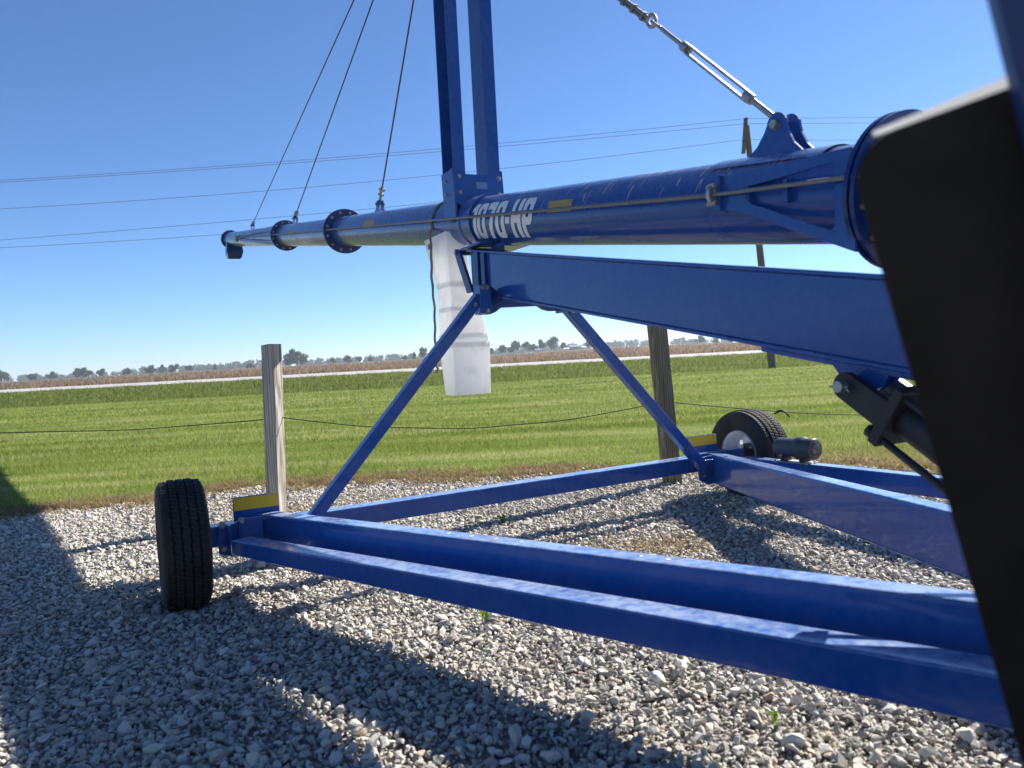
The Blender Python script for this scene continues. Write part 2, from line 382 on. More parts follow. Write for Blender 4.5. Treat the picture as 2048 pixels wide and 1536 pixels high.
auger = empty('grain_auger', (O.x, O.y, 0))
tag(auger, 'blue portable grain auger with long inclined tube, mast and two-wheeled undercarriage', 'auger')

def bolt_mesh(r, h):
    g = G(); g.lathe([(0, h), (r*.92, h), (r, h*.75), (r, 0), (r*1.45, 0), (r*1.45, -h*.15), (0, -h*.15)], (0, 0, 0), (0, 0, 1), 6, False)
    me = bpy.data.meshes.new('bolt'); me.from_pydata(g.v, [], g.f); me.materials.append(STEEL); return me
BOLT = {}
def bolt(p, axis, parent, r=.008, h=.009, name='bolt'):
    k = (r, h)
    if k not in BOLT: BOLT[k] = bolt_mesh(r, h)
    o = bpy.data.objects.new(name, BOLT[k]); COL.objects.link(o); o.parent = parent
    o.location = Vector(p) - wloc(parent); o.rotation_euler = Vector(axis).to_track_quat('Z', 'Y').to_euler(); return o

# tube sections
secs = [(-4.6, -1.575), (-1.575, 3.87), (3.87, 6.71), (6.71, 12.35)]
tubes = []
for a, b in secs:
    g = G(); k = 24; prof = [(TR, (b-a)/abs(tT.dot(dT))*i/k) for i in range(k+1)]
    g.lathe(prof, TC(a), dT, 64); tubes.append(g.build('tube', TUBE_P, auger))
for s, ro in ((-1.575, .190), (3.87, .192), (6.71, .182)):
    g = G()
    for off in (-.016, .004):
        g.lathe([(TR*.99, off), (ro, off), (ro, off+.012), (TR*.99, off+.012)], TC(s), dT, 64, False)
    fl = g.build('flange', NAVY, auger)
    for k in range(12):
        t = 2*math.pi*(k+.5)/12; d = -nT*math.cos(t) + uT*math.sin(t)
        bolt(TC(s) - dT*.016 + d*(TR+ro)/2*1.02, -dT, fl, .010, .011)
g = G(); g.lathe([(0, 0), (.172, 0), (.172, .012), (0, .012)], TC(12.35), dT, 48, False); g.lathe([(.172, .02), (.05, .06), (0, .06)], TC(12.35), dT, 32); g.build('end_plate', NAVY, auger)
# discharge spout under the far end
g = G(); c = TC(11.95); q0 = [(-.15, -.15), (.15, -.15), (.15, .15), (-.15, .15)]; zs = [(-.06, .8), (-.24, .95), (-.34, .75)]
vs = [c + tT*a*k + nT*b*k + ZU*z for z, k in zs for a, b in q0]
vs2 = [c + tT*a*k*.94 + nT*b*k*.94 + ZU*z for z, k in zs for a, b in q0]
fs = [(i*4+j, i*4+(j+1) % 4, (i+1)*4+(j+1) % 4, (i+1)*4+j) for i in range(2) for j in range(4)]
g.add(vs, fs); g.add(vs2, fs); g.add(vs[8:]+vs2[8:], [(j, (j+1) % 4, 4+(j+1) % 4, 4+j) for j in range(4)]); g.build('discharge_spout', NAVY, auger)

# weld seams and dried streaks on the tube, joined: too small to pick apart
g = G()
for _ in range(150):
    s = random.uniform(-1.3, 9) if random.random() < .6 else random.uniform(-1.3, 1.0); p1 = R(random.choice([random.uniform(25, 85), random.uniform(60, 100)]))
    L = random.uniform(.012, .07); w = random.uniform(.0012, .004); n = 5
    pts = []; sl = random.uniform(-.15, .35)
    for i in range(n+1):
        ph = p1 - L/TR*i/n; ww = w*(1-.6*i/n)
        pts += [TS(s-ww+sl*L*i/n, ph, TR+.0012), TS(s+ww+sl*L*i/n, ph, TR+.0012)]
    g.add(pts, [(2*i, 2*i+1, 2*i+3, 2*i+2) for i in range(n)])
tag(g.build('dried_streaks', DROP, auger), kind='stuff')

def decal(name, s0, s1, ph0, ph1, mat, parent, lift=.0015):
    g = G(); n = 10; vs = []
    for i in range(n+1):
        ph = ph0 + (ph1-ph0)*i/n; vs += [TS(s0, ph, TR+lift), TS(s1, ph, TR+lift)]
    g.add(vs, [(2*i, 2*i+1, 2*i+3, 2*i+2) for i in range(n)], True); return g.build(name, mat, parent)
decal('warning_decal', -.01, -.205, R(2), R(24), AMBER_DEC, tubes[1]); decal('warning_decal', 2.83, 2.55, R(2), R(24), AMBER_DEC, tubes[1]); decal('warning_decal', 5.75, 5.55, R(-8), R(16), AMBER_DEC, tubes[2])

# model lettering wrapped on the tube
def rrect(x0, x1, y0, y1, r, n=5):
    out = []
    for cx, cy, a in ((x1-r, y1-r, 0), (x0+r, y1-r, 90), (x0+r, y0+r, 180), (x1-r, y0+r, 270)):
        for i in range(n+1):
            t = R(a + 90*i/n); out.append((cx + r*math.cos(t), cy + r*math.sin(t)))
    return out
def glyph(c):
    if c == '0': return .60, rrect(0, .60, 0, 1, .17), [rrect(.21, .39, .17, .83, .07)]
    if c == '1': return .38, [(0, .74), (0, .85), (.15, 1), (.38, 1), (.38, 0), (.15, 0), (.15, .78)], []
    if c == '7': return .58, [(0, 1), (.58, 1), (.58, .80), (.36, 0), (.12, 0), (.34, .79), (0, .79)], []
    if c == '-': return .28, [(0, .40), (.28, .40), (.28, .56), (0, .56)], []
    if c == 'H': return .62, [(0, 0), (.22, 0), (.22, .40), (.40, .40), (.40, 0), (.62, 0), (.62, 1), (.40, 1), (.40, .59), (.22, .59), (.22, 1), (0, 1)], []
    if c == 'P':
        o = [(0, 0), (.22, 0), (.22, .34)]; a = rrect(0, .60, .34, 1, .17)
        o += [p for p in a if p[0] > .3 and p[1] < .67] ; o = [(0, 0), (.22, 0), (.22, .34)] + sorted([p for p in a if p[0] > .4 and p[1] < .67], key=lambda p: p[0]+p[1]) + sorted([p for p in a if p[0] > .4 and p[1] >= .67], key=lambda p: p[1]-p[0]) + [(0, 1)]
        return .60, o, [rrect(.22, .39, .52, .83, .06)]
ph_lo, ph_hi = R(-46), R(37); sL, sR = .79, .125
tot = sum(glyph(c)[0] for c in '1070-HP') + 6*.085; x = 0
letters = None
for c in '1070-HP':
    w, outer, holes = glyph(c)
    bm = bmesh.new()
    loops = [outer]+holes; flat = [p for l in loops for p in l]
    tr = tessellate_polygon([[V(p[0], p[1], 0) for p in l] for l in loops])
    bv = [bm.verts.new((p[0], p[1], 0)) for p in flat]
    for t in tr:
        try: bm.faces.new([bv[i] for i in t])
        except ValueError: pass
    bmesh.ops.subdivide_edges(bm, edges=bm.edges, cuts=5, use_grid_fill=True)
    bmesh.ops.triangulate(bm, faces=bm.faces)
    for v in bm.verts:
        ph = ph_lo + (ph_hi-ph_lo)*v.co.y; sx = sL + (sR-sL)*((x+v.co.x)/tot) - (v.co.y-.5)*.035
        v.co = TS(sx, ph, TR+.002) - wloc(tubes[1])
    me = bpy.data.meshes.new('letter'); bm.to_mesh(me); bm.free(); me.materials.append(LETTER)
    o = bpy.data.objects.new('letter', me); COL.objects.link(o); o.parent = tubes[1]
    x += w + .085

# collar and saddle where the mast straddles the tube
g = G(); g.lathe([(TR, 0), (.139, 0), (.139, .022), (.133, .03), (.133, .13), (.139, .138), (.139, .16), (TR, .16)], TC(.80), dT, 64, False); g.build('collar', BLUE, auger)
for sgn, nm in ((-1, 'near'), (1, 'far')):
    n0 = -.148 if sgn < 0 else .132
    g = G(); g.plate([(1.125, 1.92), (.958, 1.92), (.945, 1.76), (.945, 1.67), (.96, 1.65), (1.07, 1.65), (1.11, 1.70)], [], lambda s, z: T(s, n0, z), nT*.012)
    sp = g.build('side_plate', BLUE, auger, .002)
    if sgn < 0:
        for s, z in ((1.06, 1.87), (1.06, 1.80)): bolt(T(s, n0, z), -nT, sp, .009, .01)

# mast: two open channels, back to back
def channel(n_web, n_open, s0, s1, z0, z1, th, name):
    g = G(); d = 1 if n_open > n_web else -1
    out = [(n_web, s0), (n_open, s0), (n_open, s0+th), (n_web+d*th, s0+th), (n_web+d*th, s1-th), (n_open, s1-th), (n_open, s1), (n_web, s1)]
    g.plate(out, [], lambda n, s: T(s, n, z0), ZU*(z1-z0)); return g.build(name, BLUE, auger, .003)
ch_l = channel(-.072, -.142, .96, 1.12, 1.76, 4.05, .008, 'mast_channel')
ch_r = channel(.062, .132, .96, 1.12, 1.76, 4.05, .008, 'mast_channel')
g = G(); arc = [(.098*math.cos(t)+.0, 1.636+.137*math.sin(t)) for t in [math.pi*i/12 for i in range(2, 11)]]
arc = [(n, z) for n, z in arc]
g.plate([(-.146, 1.89), (-.146, 1.745)] + [(n, z) for n, z in reversed(arc)] + [(.136, 1.745), (.136, 1.89)], [], lambda n, z: T(.945, n, z), tT*.011)
mp = g.build('mast_plate', BLUE, auger, .002)
for n, z in ((-.118, 1.874), (-.118, 1.79), (.116, 1.874), (.116, 1.79)): bolt(T(.945, n, z), -tT, mp, .010, .011)
g = G(); g.box(T(.9435, .012, 1.832), nT*.032, ZU*.018, tT*.001); g.build('rating_decal', LABEL_GREY, mp)
g = G(); g.box(T(1.04, -.005, 4.0), nT*.1, ZU*.05, tT*.05); g.build('mast_head', BLUE, auger, .004)

# stay cables from the mast head down to the tube
for s in (9.46, 6.10, 2.81):
    a = TC(s) + uT*(TR+.075); b = T(1.06, -.005, 3.98)
    g = G(); g.path([a.lerp(b, i/12) for i in range(13)], .0055, 8); cb = g.build('stay_cable', CABLE, auger)
    g = G()
    for n0 in (-.022, .012):
        g.plate([(-.09, -.012), (.09, -.012), (.035, .022), (.022, .075), (-.018, .082), (-.035, .03)], [], lambda u, v: TC(s) + dT*u + uT*(TR+v) + nT*n0, nT*.010)
    lg = g.build('cable_lug', BLUE, auger, .001)
    g = G(); d = (b-a).normalized(); g.path([TC(s)+uT*(TR+.055)-nT*.035, TC(s)+uT*(TR+.055)+nT*.035], .011, 8); g.path([a-d*.02, a+d*.13], .011, 8); g.box(a+d*.10, nT*.02, d*.01, d.cross(nT)*.016); g.box(a+d*.06, nT*.02, d*.008, d.cross(nT)*.015); g.build('cable_clamp', STEEL, lg)

# near clevis lug with turnbuckle and stay
def lug_curve(sc=1.0):
    left = [(.16, -.02), (.11, .0), (.07, .028), (.045, .065)]
    top = [(.036*math.cos(t)+.0, .085+.034*math.sin(t)) for t in [math.pi*i/8 for i in range(9)]]
    right = [(-.045, .065), (-.07, .03), (-.11, .0), (-.15, -.02)]
    return left + top + right
g = G(); sc = -1.172
for n0 in (-.032, .020):
    g.plate(lug_curve(), [], lambda u, v: TC(sc) + dT*u + uT*(TR+v-.002) + nT*n0, nT*.012)
lug = g.build('stay_lug', BLUE, auger, .002)
bolt(TC(sc) + uT*(TR+.082) - nT*.032, -nT, lug, .014, .014)
g = G(); n = 12; vs = []
for i in range(n+1):
    ph = R(48 + 84*i/n); vs += [TS(sc+.21, ph, TR+.006), TS(sc-.22, ph, TR+.006)]
g.add(vs, [(2*i, 2*i+1, 2*i+3, 2*i+2) for i in range(n)], True); g.build('saddle_patch', BLUE, lug)
p0 = TC(sc) + uT*(TR+.082); p1 = T(1.0, 0, 3.53); dr = (p1-p0).normalized(); sd_ = nT; ud = dr.cross(sd_)
def at(d): return p0 + dr*d
g = G(); g.path([at(.53), at(.73)], .008, 10); g.build('turnbuckle_rod', STEEL, auger)
g = G(); g.path([at(0), at(.20)], .0085, 10)
for i in range(26): g.lathe([(.0085, -.002), (.0098, 0), (.0085, .002)], at(.04+.006*i), dr, 8)
rod = g.build('turnbuckle_rod', STEEL, auger)
g = G()
for sg in (-1, 1): g.bar(at(.18)+ud*.0125*sg, at(.55)+ud*.0125*sg, ud*.004, sd_*.008)
for d in (.165, .545): g.path([at(d), at(d+.035)], [.0165, .0165], 8)
g.build('turnbuckle_body', STEEL, auger, .001)
g = G(); g.path([at(.745) + dr*.022*(1-math.cos(t)) + sd_*.016*math.sin(t)+ud*.004*math.sin(t) for t in [2*math.pi*i/20 for i in range(20)]], .006, 8)
g.path([at(.775) + dr*.026*(1-math.cos(t)) + ud*.019*math.sin(t) for t in [2*math.pi*i/20 for i in range(20)]], .007, 8); g.build('eye_link', STEEL, auger)
g = G(); st = (p1-at(.83)).length
g.path([at(.825) + dr*st*i/8 for i in range(9)], .0065, 8); g.path([at(.825)+ud*.013, at(1.12)+ud*.012], .006, 8)
for k in range(4):
    d = .86+.075*k; g.box(at(d)+ud*.005, ud*.015, sd_*.010, dr*.009)
for i in range(60): g.lathe([(.0065, -.0015), (.0078, 0), (.0065, .0015)], at(.83+.0052*i), dr, 6)
g.build('stay_rope', ROPE_STEEL, auger)

# side stiffening rope and its two spreaders
eye = T(-1.083, -.172, 1.349); far_tip = T(10.1, -.165, zt(10.1)+.0)
dirr = (far_tip-eye).normalized()
g = G(); rn = 40
near_end = T(-3.4, -.19, zt(-3.4)+.075)
pts = [near_end.lerp(eye, i/10) for i in range(10)] + [eye.lerp(far_tip, i/rn) for i in range(rn+1)]
g.path(pts, .0062, 8)
# strand lay
hel = []
def helix(p, q, turns, r, ph):
    d = (q-p).normalized(); a = d.orthogonal().normalized(); b = d.cross(a); n = int(turns*8)
    return [p.lerp(q, i/n) + (a*math.cos(2*math.pi*turns*i/n+ph)+b*math.sin(2*math.pi*turns*i/n+ph))*r for i in range(n+1)]
for k in range(3):
    g.path(helix(eye, eye.lerp(far_tip, .16), 58, .0052, 2.1*k), .0028, 5)
g.build('side_rope', ROPE_STEEL, auger)
# near spreader: windowed gusset standing off the tube side
g = G(); g.plate([(-1.098, 1.402), (-1.19, 1.392), (-1.555, 1.366), (-1.555, 1.115), (-1.165, 1.287), (-1.098, 1.302)],
                 [[(-1.205, 1.348), (-1.49, 1.343), (-1.502, 1.335), (-1.498, 1.19), (-1.485, 1.178), (-1.215, 1.298), (-1.20, 1.312), (-1.197, 1.335)]], lambda s, z: T(s, -.150, z), nT*.010)
gus = g.build('spreader_plate', BLUE, auger, .0015)
g = G(); g.box(T(-1.096, -.128, 1.352), tT*.008, nT*.034, ZU*.052); g.build('spreader_foot', BLUE, gus, .002)
for s in (-1.20, -1.34):
    g = G(); g.box(T(s, -.135, zt(s)+.01), tT*.006, nT*.012, ZU*.03); g.build('standoff', BLUE, gus)
g = G(); ec = T(-1.083, -.172, 1.349)
g.path([ec + ZU*.022*math.cos(t) + nT*.014*math.sin(t) for t in [2*math.pi*i/16 for i in range(17)]], .0075, 8)
g.box(ec+nT*.016, tT*.012, nT*.006, ZU*.028); g.path([ec+ZU*.024-tT*.018, ec+ZU*.024+tT*.018], .008, 6); g.path([ec-ZU*.024-tT*.018, ec-ZU*.024+tT*.018], .008, 6); g.build('rope_clamp', STEEL, gus)
# far spreader: two bars from the flange to the tip
g = G()
g.bar(T(6.75, -.132, zt(6.75)+.095), T(10.15, -.150, zt(10.15)+.02), ZU*.017, nT*.006); g.bar(T(6.75, -.132, zt(6.75)-.095), T(10.15, -.150, zt(10.15)-.02), ZU*.017, nT*.006)
g.bar(T(9.7, -.150, zt(9.7)), T(10.3, -.150, zt(10.3)), ZU*.045, nT*.0075); sp2 = g.build('spreader_bar', NAVY, auger, .001)
g = G(); g.box(far_tip-nT*.012, tT*.12, nT*.02, ZU*.03); g.path([far_tip+ZU*.06, far_tip-ZU*.06], .02, 8); g.build('rope_clamp', STEEL, sp2)

# lift arm slung beneath the tube
def zl(s): return 1.329 + .17*s
g = G(); s0, s1 = .77, -3.3
g.beam(T(s0, -.113, zl(s0)-.011), T(s1, -.113, zl(s1)-.011), nT, .050, .20, .050, .20); arm = g.build('lift_arm', BLUE, auger, .004)
g = G(); g.beam(T(.84, -.113, zl(.84)), T(s1, -.113, zl(s1)), nT, .062, .011); g.build('arm_flange', BLUE, arm, .003)
g = G(); g.beam(T(.76, -.113, zl(.76)-.211), T(s1, -.113, zl(s1)-.211), nT, .062, .011); g.build('arm_flange', BLUE, arm, .003)
g = G(); g.beam(T(-1.22, -.113, zl(-1.22)-.2225), T(s1, -.113, zl(s1)-.2225), nT, .052, .014); g.build('wear_plate', BLUE, arm, .003)
g = G(); g.box(T(.777, -.05, zl(.77)-.115), tT*.006, nT*.095, ZU*.125); g.box(T(.72, -.146, zl(.72)-.112), tT*.035, nT*.006, ZU*.100); g.box(T(.62, -.146, zl(.62)-.112), tT*.02, nT*.009, ZU*.100); g.build('end_stiffener', NAVY, arm, .002)
g = G(); g.bar(T(.94, -.15, 1.472), T(.80, -.148, 1.245), tT*.035, nT*.008); g.path([T(.94, -.165, 1.472), T(.94, .14, 1.472)], .016, 12); g.build('pivot_link', NAVY, auger, .002)
g = G(); g.box(T(.80, -.005, zl(.8)+.014), tT*.16, nT*.15, ZU*.006); g.box(T(.62, .0, zl(.62)+.026), tT*.07, nT*.07, ZU*.010); g.build('saddle_plate', BLUE, arm, .003)

# cylinder lug and hydraulic cylinder
g = G()
for n0 in (-.137, -.103):
    g.plate([(-1.43, zl(-1.43)-.224), (-1.465, .842), (-1.505, .792), (-1.528, .775), (-1.563, .772), (-1.608, .792), (-1.625, .820), (-1.658, .836), (-1.73, zl(-1.73)-.224)], [], lambda s, z: T(s, n0, z), nT*.014)
g.build('cylinder_lug', BLUE, arm, .002)
pc = T(-1.539, -.112, .795); dc = (tT*(-.234) - ZU*.148).normalized(); pu = nT.cross(dc).normalized()
if pu.z < 0: pu = -pu
cyl = empty('hydraulic_cylinder', pc - auger.location); cyl.parent = auger
cb = G()
for n0 in (-.075, .052):
    out = [(.033*math.cos(t), .033*math.sin(t)) for t in [math.pi*(.5+i/10) for i in range(11)]] + [(.125, -.034), (.125, .034)]
    cb.plate(out, [], lambda u, v: pc + dc*u + pu*v + nT*n0, nT*.022)
clv = cb.build('clevis', BLACK, cyl, .002)
g = G(); g.box(pc + dc*.132, dc*.014, pu*.075, nT*.078); g.build('head_block', BLACK, cyl, .004)
g = G(); g.path([pc + dc*.14, pc + dc*.86], .05, 32); g.build('barrel', BLACK, cyl)
for a, b in ((-1, -1), (-1, 1), (1, -1), (1, 1)):
    g = G(); q = pu*.058*a + nT*.06*b; g.path([pc + dc*.10 + q, pc + dc*.86 + q], .009, 10); g.path([pc + dc*.10 + q, pc + dc*.116 + q], .016, 6); g.build('tie_rod', BLACK, cyl)
g = G(); g.box(pc + dc*.875, dc*.018, pu*.075, nT*.078); g.build('end_block', BLACK, cyl, .004)
g = G(); g.path([pc - nT*.098, pc + nT*.09], .014, 16); g.build('pin', STEEL, cyl)
g = G(); g.path([pc - nT*.09 - tT*(-.03), pc - nT*.09 + tT*(-.024)], .0026, 6); g.path([pc - nT*.09 - tT*.02 - ZU*.004, pc - nT*.092 - tT*.03 - ZU*.012], .0026, 6); g.build('cotter', STEEL, cyl)

# V struts with the windowed cross plate
for n0, n1 in ((-.232, -1.095), (.236, 1.085)):
    a, b = F(-.115, n0, 1.195 if n0 < 0 else 1.15), F(-.115, n1, .235); d = (b-a).normalized(); sv = d.cross(tF).normalized()
    g = G(); g.bar(a, b, sv*.026, tF*.026); st_ = g.build('strut', BLUE, auger, .004)
    bolt(a + d*.05 - tF*.026, -tF, st_, .009, .008)
    g = G(); sgn = -1 if n0 < 0 else 1; zc = 1.182 if n0 < 0 else 1.142; hh = .068 if n0 < 0 else .03
    g.box(F(-.10, n0-.010*sgn, zc), nF*.006, tF*.05, ZU*hh); g.box(F(-.155, n0+.012, zc), nF*.028, tF*.006, ZU*hh); ep = g.build('strut_bracket', BLUE, auger, .002)
    for dz in (-hh*.8, hh*.8): bolt(F(-.161, n0+.02, zc+dz), -tF, ep, .009, .010)
    bolt(F(-.161, n0+.0, zc+hh*.8), -tF, ep, .009, .010)
oc = [(-.218, 1.25), (-.183, 1.252), (-.151, 1.243), (-.129, 1.224), (-.035, 1.215), (.14, 1.19), (.237, 1.168), (.239, 1.124), (.165, 1.123), (.13, 1.132), (.101, 1.150), (-.10, 1.145), (-.114, 1.142), (-.14, 1.124), (-.167, 1.114), (-.218, 1.112)]
hl = [[(-.205, 1.162), (-.182, 1.162), (-.165, 1.174), (-.160, 1.186), (-.165, 1.198), (-.182, 1.210), (-.205, 1.210)], [(.135, 1.170), (.172, 1.166), (.176, 1.180), (.128, 1.188)]]
g = G(); g.plate(oc, hl, lambda n, z: F(-.10, n, z), tF*.035); g.build('cross_plate', NAVY, auger, .004)

# axle, frame arms
g = G(); g.beam(F(0, -1.12, .268), F(0, 1.12, .285), tF, .085, .085); axle = g.build('axle_beam', BLUE, auger, .006)
def armtop(sg, k): return F(-.02-2.48*k, sg*(1.235-.955*k), .297+.088*k)
for sg in (-1, 1):
    a, b = armtop(sg, 0), armtop(sg, 1.24); d = (b-a).normalized(); sv = V(-d.y, d.x, 0).normalized()
    g = G(); g.beam(a, b, sv, .085, .15 if sg < 0 else .165, .085, .125 if sg < 0 else .21); am = g.build('frame_arm', BLUE, auger, .011, 3)
g = G(); a = V(-1.115, 3.045, .240); d = V(1.95, -1.715, .080); b = a + d*1.5; sv = V(1.715, 1.95, 0).normalized()
g.beam(a, b, sv, .085, .058, .096, .108); lowarm = g.build('outer_arm', BLUE_DUST_SHEEN, auger, .006, 3)
g = G(); a = V(1.30, 4.37, .268); b = V(2.62, 1.68, .33); d = b-a; sv = V(-d.y, d.x, 0).normalized()
g.beam(a, b, sv, .075, .088); g.build('outer_arm', BLUE, auger, .006, 3)
# bird-soiled specks on the near arm
g = G()
for k in (.42, .46, .50, .54, .70, .73):
    c = armtop(-1, k) + V(0, 0, .0012); a_ = random.uniform(0, 3)
    g.add([c + V(math.cos(a_+i)*.010*random.uniform(.4, 1), math.sin(a_+i)*.010*random.uniform(.4, 1), 0) for i in range(6)], [(0, 1, 2, 3, 4, 5)])
tag(g.build('dried_specks', DROP, auger), kind='stuff')

# wheel brackets
g = G(); g.plate([(-1.45, .185), (-1.447, .300), (-1.385, .302), (-1.355, .316), (-1.27, .316), (-1.27, .165), (-1.40, .168)], [], lambda n, z: F(-.09, n, z-.02), tF*.012); wb = g.build('wheel_bracket', BLUE, auger, .002)
for n, z in ((-1.43, .282), (-1.43, .185), (-1.355, .29)): bolt(F(-.09, n, z), -tF, wb, .011, .012)
g = G(); g.box(F(-.10, -1.405, .235), nF*.006, tF*.012, ZU*.045); g.box(F(-.10, -1.365, .24), nF*.004, tF*.010, ZU*.05); g.build('bracket_rib', BLUE, wb, .001)
g = G(); g.plate([(1.06, .165), (1.05, .285), (1.12, .295), (1.20, .292), (1.20, .14), (1.12, .135)], [], lambda n, z: F(-.11, n, z), tF*.012); wb2 = g.build('wheel_bracket', BLUE, auger, .002)
for n, z in ((1.17, .27), (1.165, .165), (1.09, .19)): bolt(F(-.11, n, z), -tF, wb2, .010, .011)
g = G(); g.beam(F(0, -1.53, .268), F(0, -1.25, .272), tF, .08, .085); g.build('stub_axle', BLUE, auger, .005)
g = G(); g.beam(F(0, 1.1, .30), F(0, 1.47, .30), tF, .07, .07); g.build('stub_axle', BLUE, auger, .005)
g = G(); g.path([F(-.26, 1.12, .31), F(-.25, 1.115, .25), F(-.25, 1.118, .19), F(-.30, 1.098, .135)], .009, 8); g.build('hose', BLUE, auger)

# weld beads
def weld(p, q, nm_parent):
    p, q = Vector(p), Vector(q); L = (q-p).length; n = max(4, int(L/.006)); g = G()
    g.path([p.lerp(q, i/n) + V(0, 0, .0008*math.sin(i*1.9)) for i in range(n+1)], [.0042 + .0011*math.sin(i*2.3) for i in range(n+1)], 6); return g.build('weld_bead', BLUE, nm_parent)
for sg in (-1, 1):
    weld(F(-.16, sg*1.055, .281), F(-.16, sg*1.115, .281), auger); weld(F(-.045, sg*1.12, .195), F(-.045, sg*1.12, .275), auger)
weld(T(.70, -.148, zl(.70)-.015), T(.70, -.148, zl(.70)-.20), arm); weld(T(-1.43, -.141, zl(-1.43)-.226), T(-1.73, -.141, zl(-1.73)-.226), arm)

# reflector boards
for n0, n1, z0, z1 in ((-1.372, -1.182, .262, .372), (1.094, 1.307, .283, .397)):
    zm = z0 + (z1-z0)*.46; g = G(); g.box(F(.02, (n0+n1)/2, (z0+z1)/2), nF*(n1-n0)/2, tF*.0025, ZU*(z1-z0)/2); rp = g.build('reflector_board', BLUE, auger, .001)
    g = G(); g.box(F(.0162, (n0+n1)/2, (zm+z1)/2-.001), nF*((n1-n0)/2-.003), tF*.0008, ZU*((z1-zm)/2-.003)); g.build('reflective_strip', AMBER, rp, label='amber reflective strip')
    g = G(); g.path([F(-.01, n1-.11, z0-.03), F(-.01, n1-.11, z0+.012), F(-.03, n1-.05, z0+.016), F(-.04, n1-.045, z0-.02)], .005, 8); g.box(F(.03, n1-.05, z0-.01), nF*.04, tF*.006, ZU*.04); g.build('board_clip', BLUE, rp)
    bolt(F(.0175, n1-.012, z0+.01), -tF, rp, .006, .005)

# wheels
def wheel(c, axis, inner_sign, Rw=.258, w=.205, spin=0):
    ax = Vector(axis).normalized(); h = w/2; rb = .140
    prof = [(rb, -h*.78), (rb+.012, -h*.90), (.19, -h*1.0), (.225, -h*.985), (.243, -h*.90), (.249, -h*.80)]; zig = [0]*6
    gx = [-.52, -.18, .18, .52]; tr_ = [(-.80, 0)]
    for q in gx:
        r_ = Rw - .006*abs(q)**2*2
        prof += [(r_, h*(q-.055)), (r_-.010, h*(q-.035)), (r_-.010, h*(q+.035)), (r_, h*(q+.055))]; zig += [.0022]*4
    prof += [(.249, h*.80), (.243, h*.90), (.225, h*.985), (.19, h), (rb+.012, h*.90), (rb, h*.78)]; zig += [0]*6
    g = G(); g.lathe(prof, c, ax, 144, False, zig)
    g.s = [False]*len(g.s)
    ty = g.build('tyre', RUBBER, auger, label='black ribbed trailer tyre')
    # lateral sipes cut as thin raised blocks along the ribs
    a = ax.orthogonal().normalized(); b = ax.cross(a); gg = G()
    for k in range(84):
        t = 2*math.pi*k/84
        for j, q in enumerate((-.35, 0, .35, -.68, .68)):
            tt = t + (j % 2)*.037; d = a*math.cos(tt) + b*math.sin(tt); e = -a*math.sin(tt) + b*math.cos(tt)
            gg.box(Vector(c) + d*(Rw - .0035 - (.006 if abs(q) > .6 else 0)) + ax*h*q, (ax+e*.35).normalized()*.013, e*.0052, d*.0055)
    tag(gg.build('tread_blocks', RUBBER, ty), kind='stuff')
    # rim barrel, disc with hand holes, hub
    g = G(); o_ = inner_sign*h*.80
    g.lathe([(rb+.004, o_*1.06), (rb+.004, o_), (rb-.006, o_*.98), (rb-.010, o_*.8), (rb-.020, o_*.6), (rb-.020, -o_*.6), (rb-.006, -o_*.95), (rb+.004, -o_*1.06)], c, ax, 64)
    g.lathe([(rb-.004, o_*1.06), (rb-.013, o_*.98), (rb-.016, o_*.8), (rb-.026, o_*.6), (rb-.026, -o_*.6), (rb-.013, -o_*.98), (rb-.004, -o_*1.06)], c, ax, 64)
    rim = g.build('rim', WHITE_P, ty, label='white painted rim')
    g = G(); n = 40
    holes = []
    for k in range(8):
        t0 = 2*math.pi*k/8; holes.append([(.089*math.cos(t0)+.013*math.cos(u)*math.cos(t0)-.017*math.sin(u)*math.sin(t0), .089*math.sin(t0)+.013*math.cos(u)*math.sin(t0)+.017*math.sin(u)*math.cos(t0)) for u in [2*math.pi*i/12 for i in range(12)]])
    g.plate([(.118*math.cos(2*math.pi*i/n), .118*math.sin(2*math.pi*i/n)) for i in range(n)], holes, lambda u, v: Vector(c) + a*u + b*v - ax*o_*.12, ax*.004)
    g.build('rim_disc', WHITE_P, ty)
    g = G(); g.lathe([(0, o_*.55), (.03, o_*.55), (.034, o_*.5), (.036, o_*.2), (.062, o_*.14), (.062, -o_*.1), (0, -o_*.1)], c, ax, 32, False); hb = g.build('hub', BLACK, ty)
    for k in range(5):
        t0 = 2*math.pi*k/5+.3; bolt(Vector(c) + (a*math.cos(t0)+b*math.sin(t0))*.05 + ax*o_*.15, ax*inner_sign, ty, .008, .01, 'wheel_nut')
    return ty
wheel(F(-.06, -1.580, .224), nF, 1, w=.178); wheel(F(0, 1.535, .258), nF, -1, w=.19)

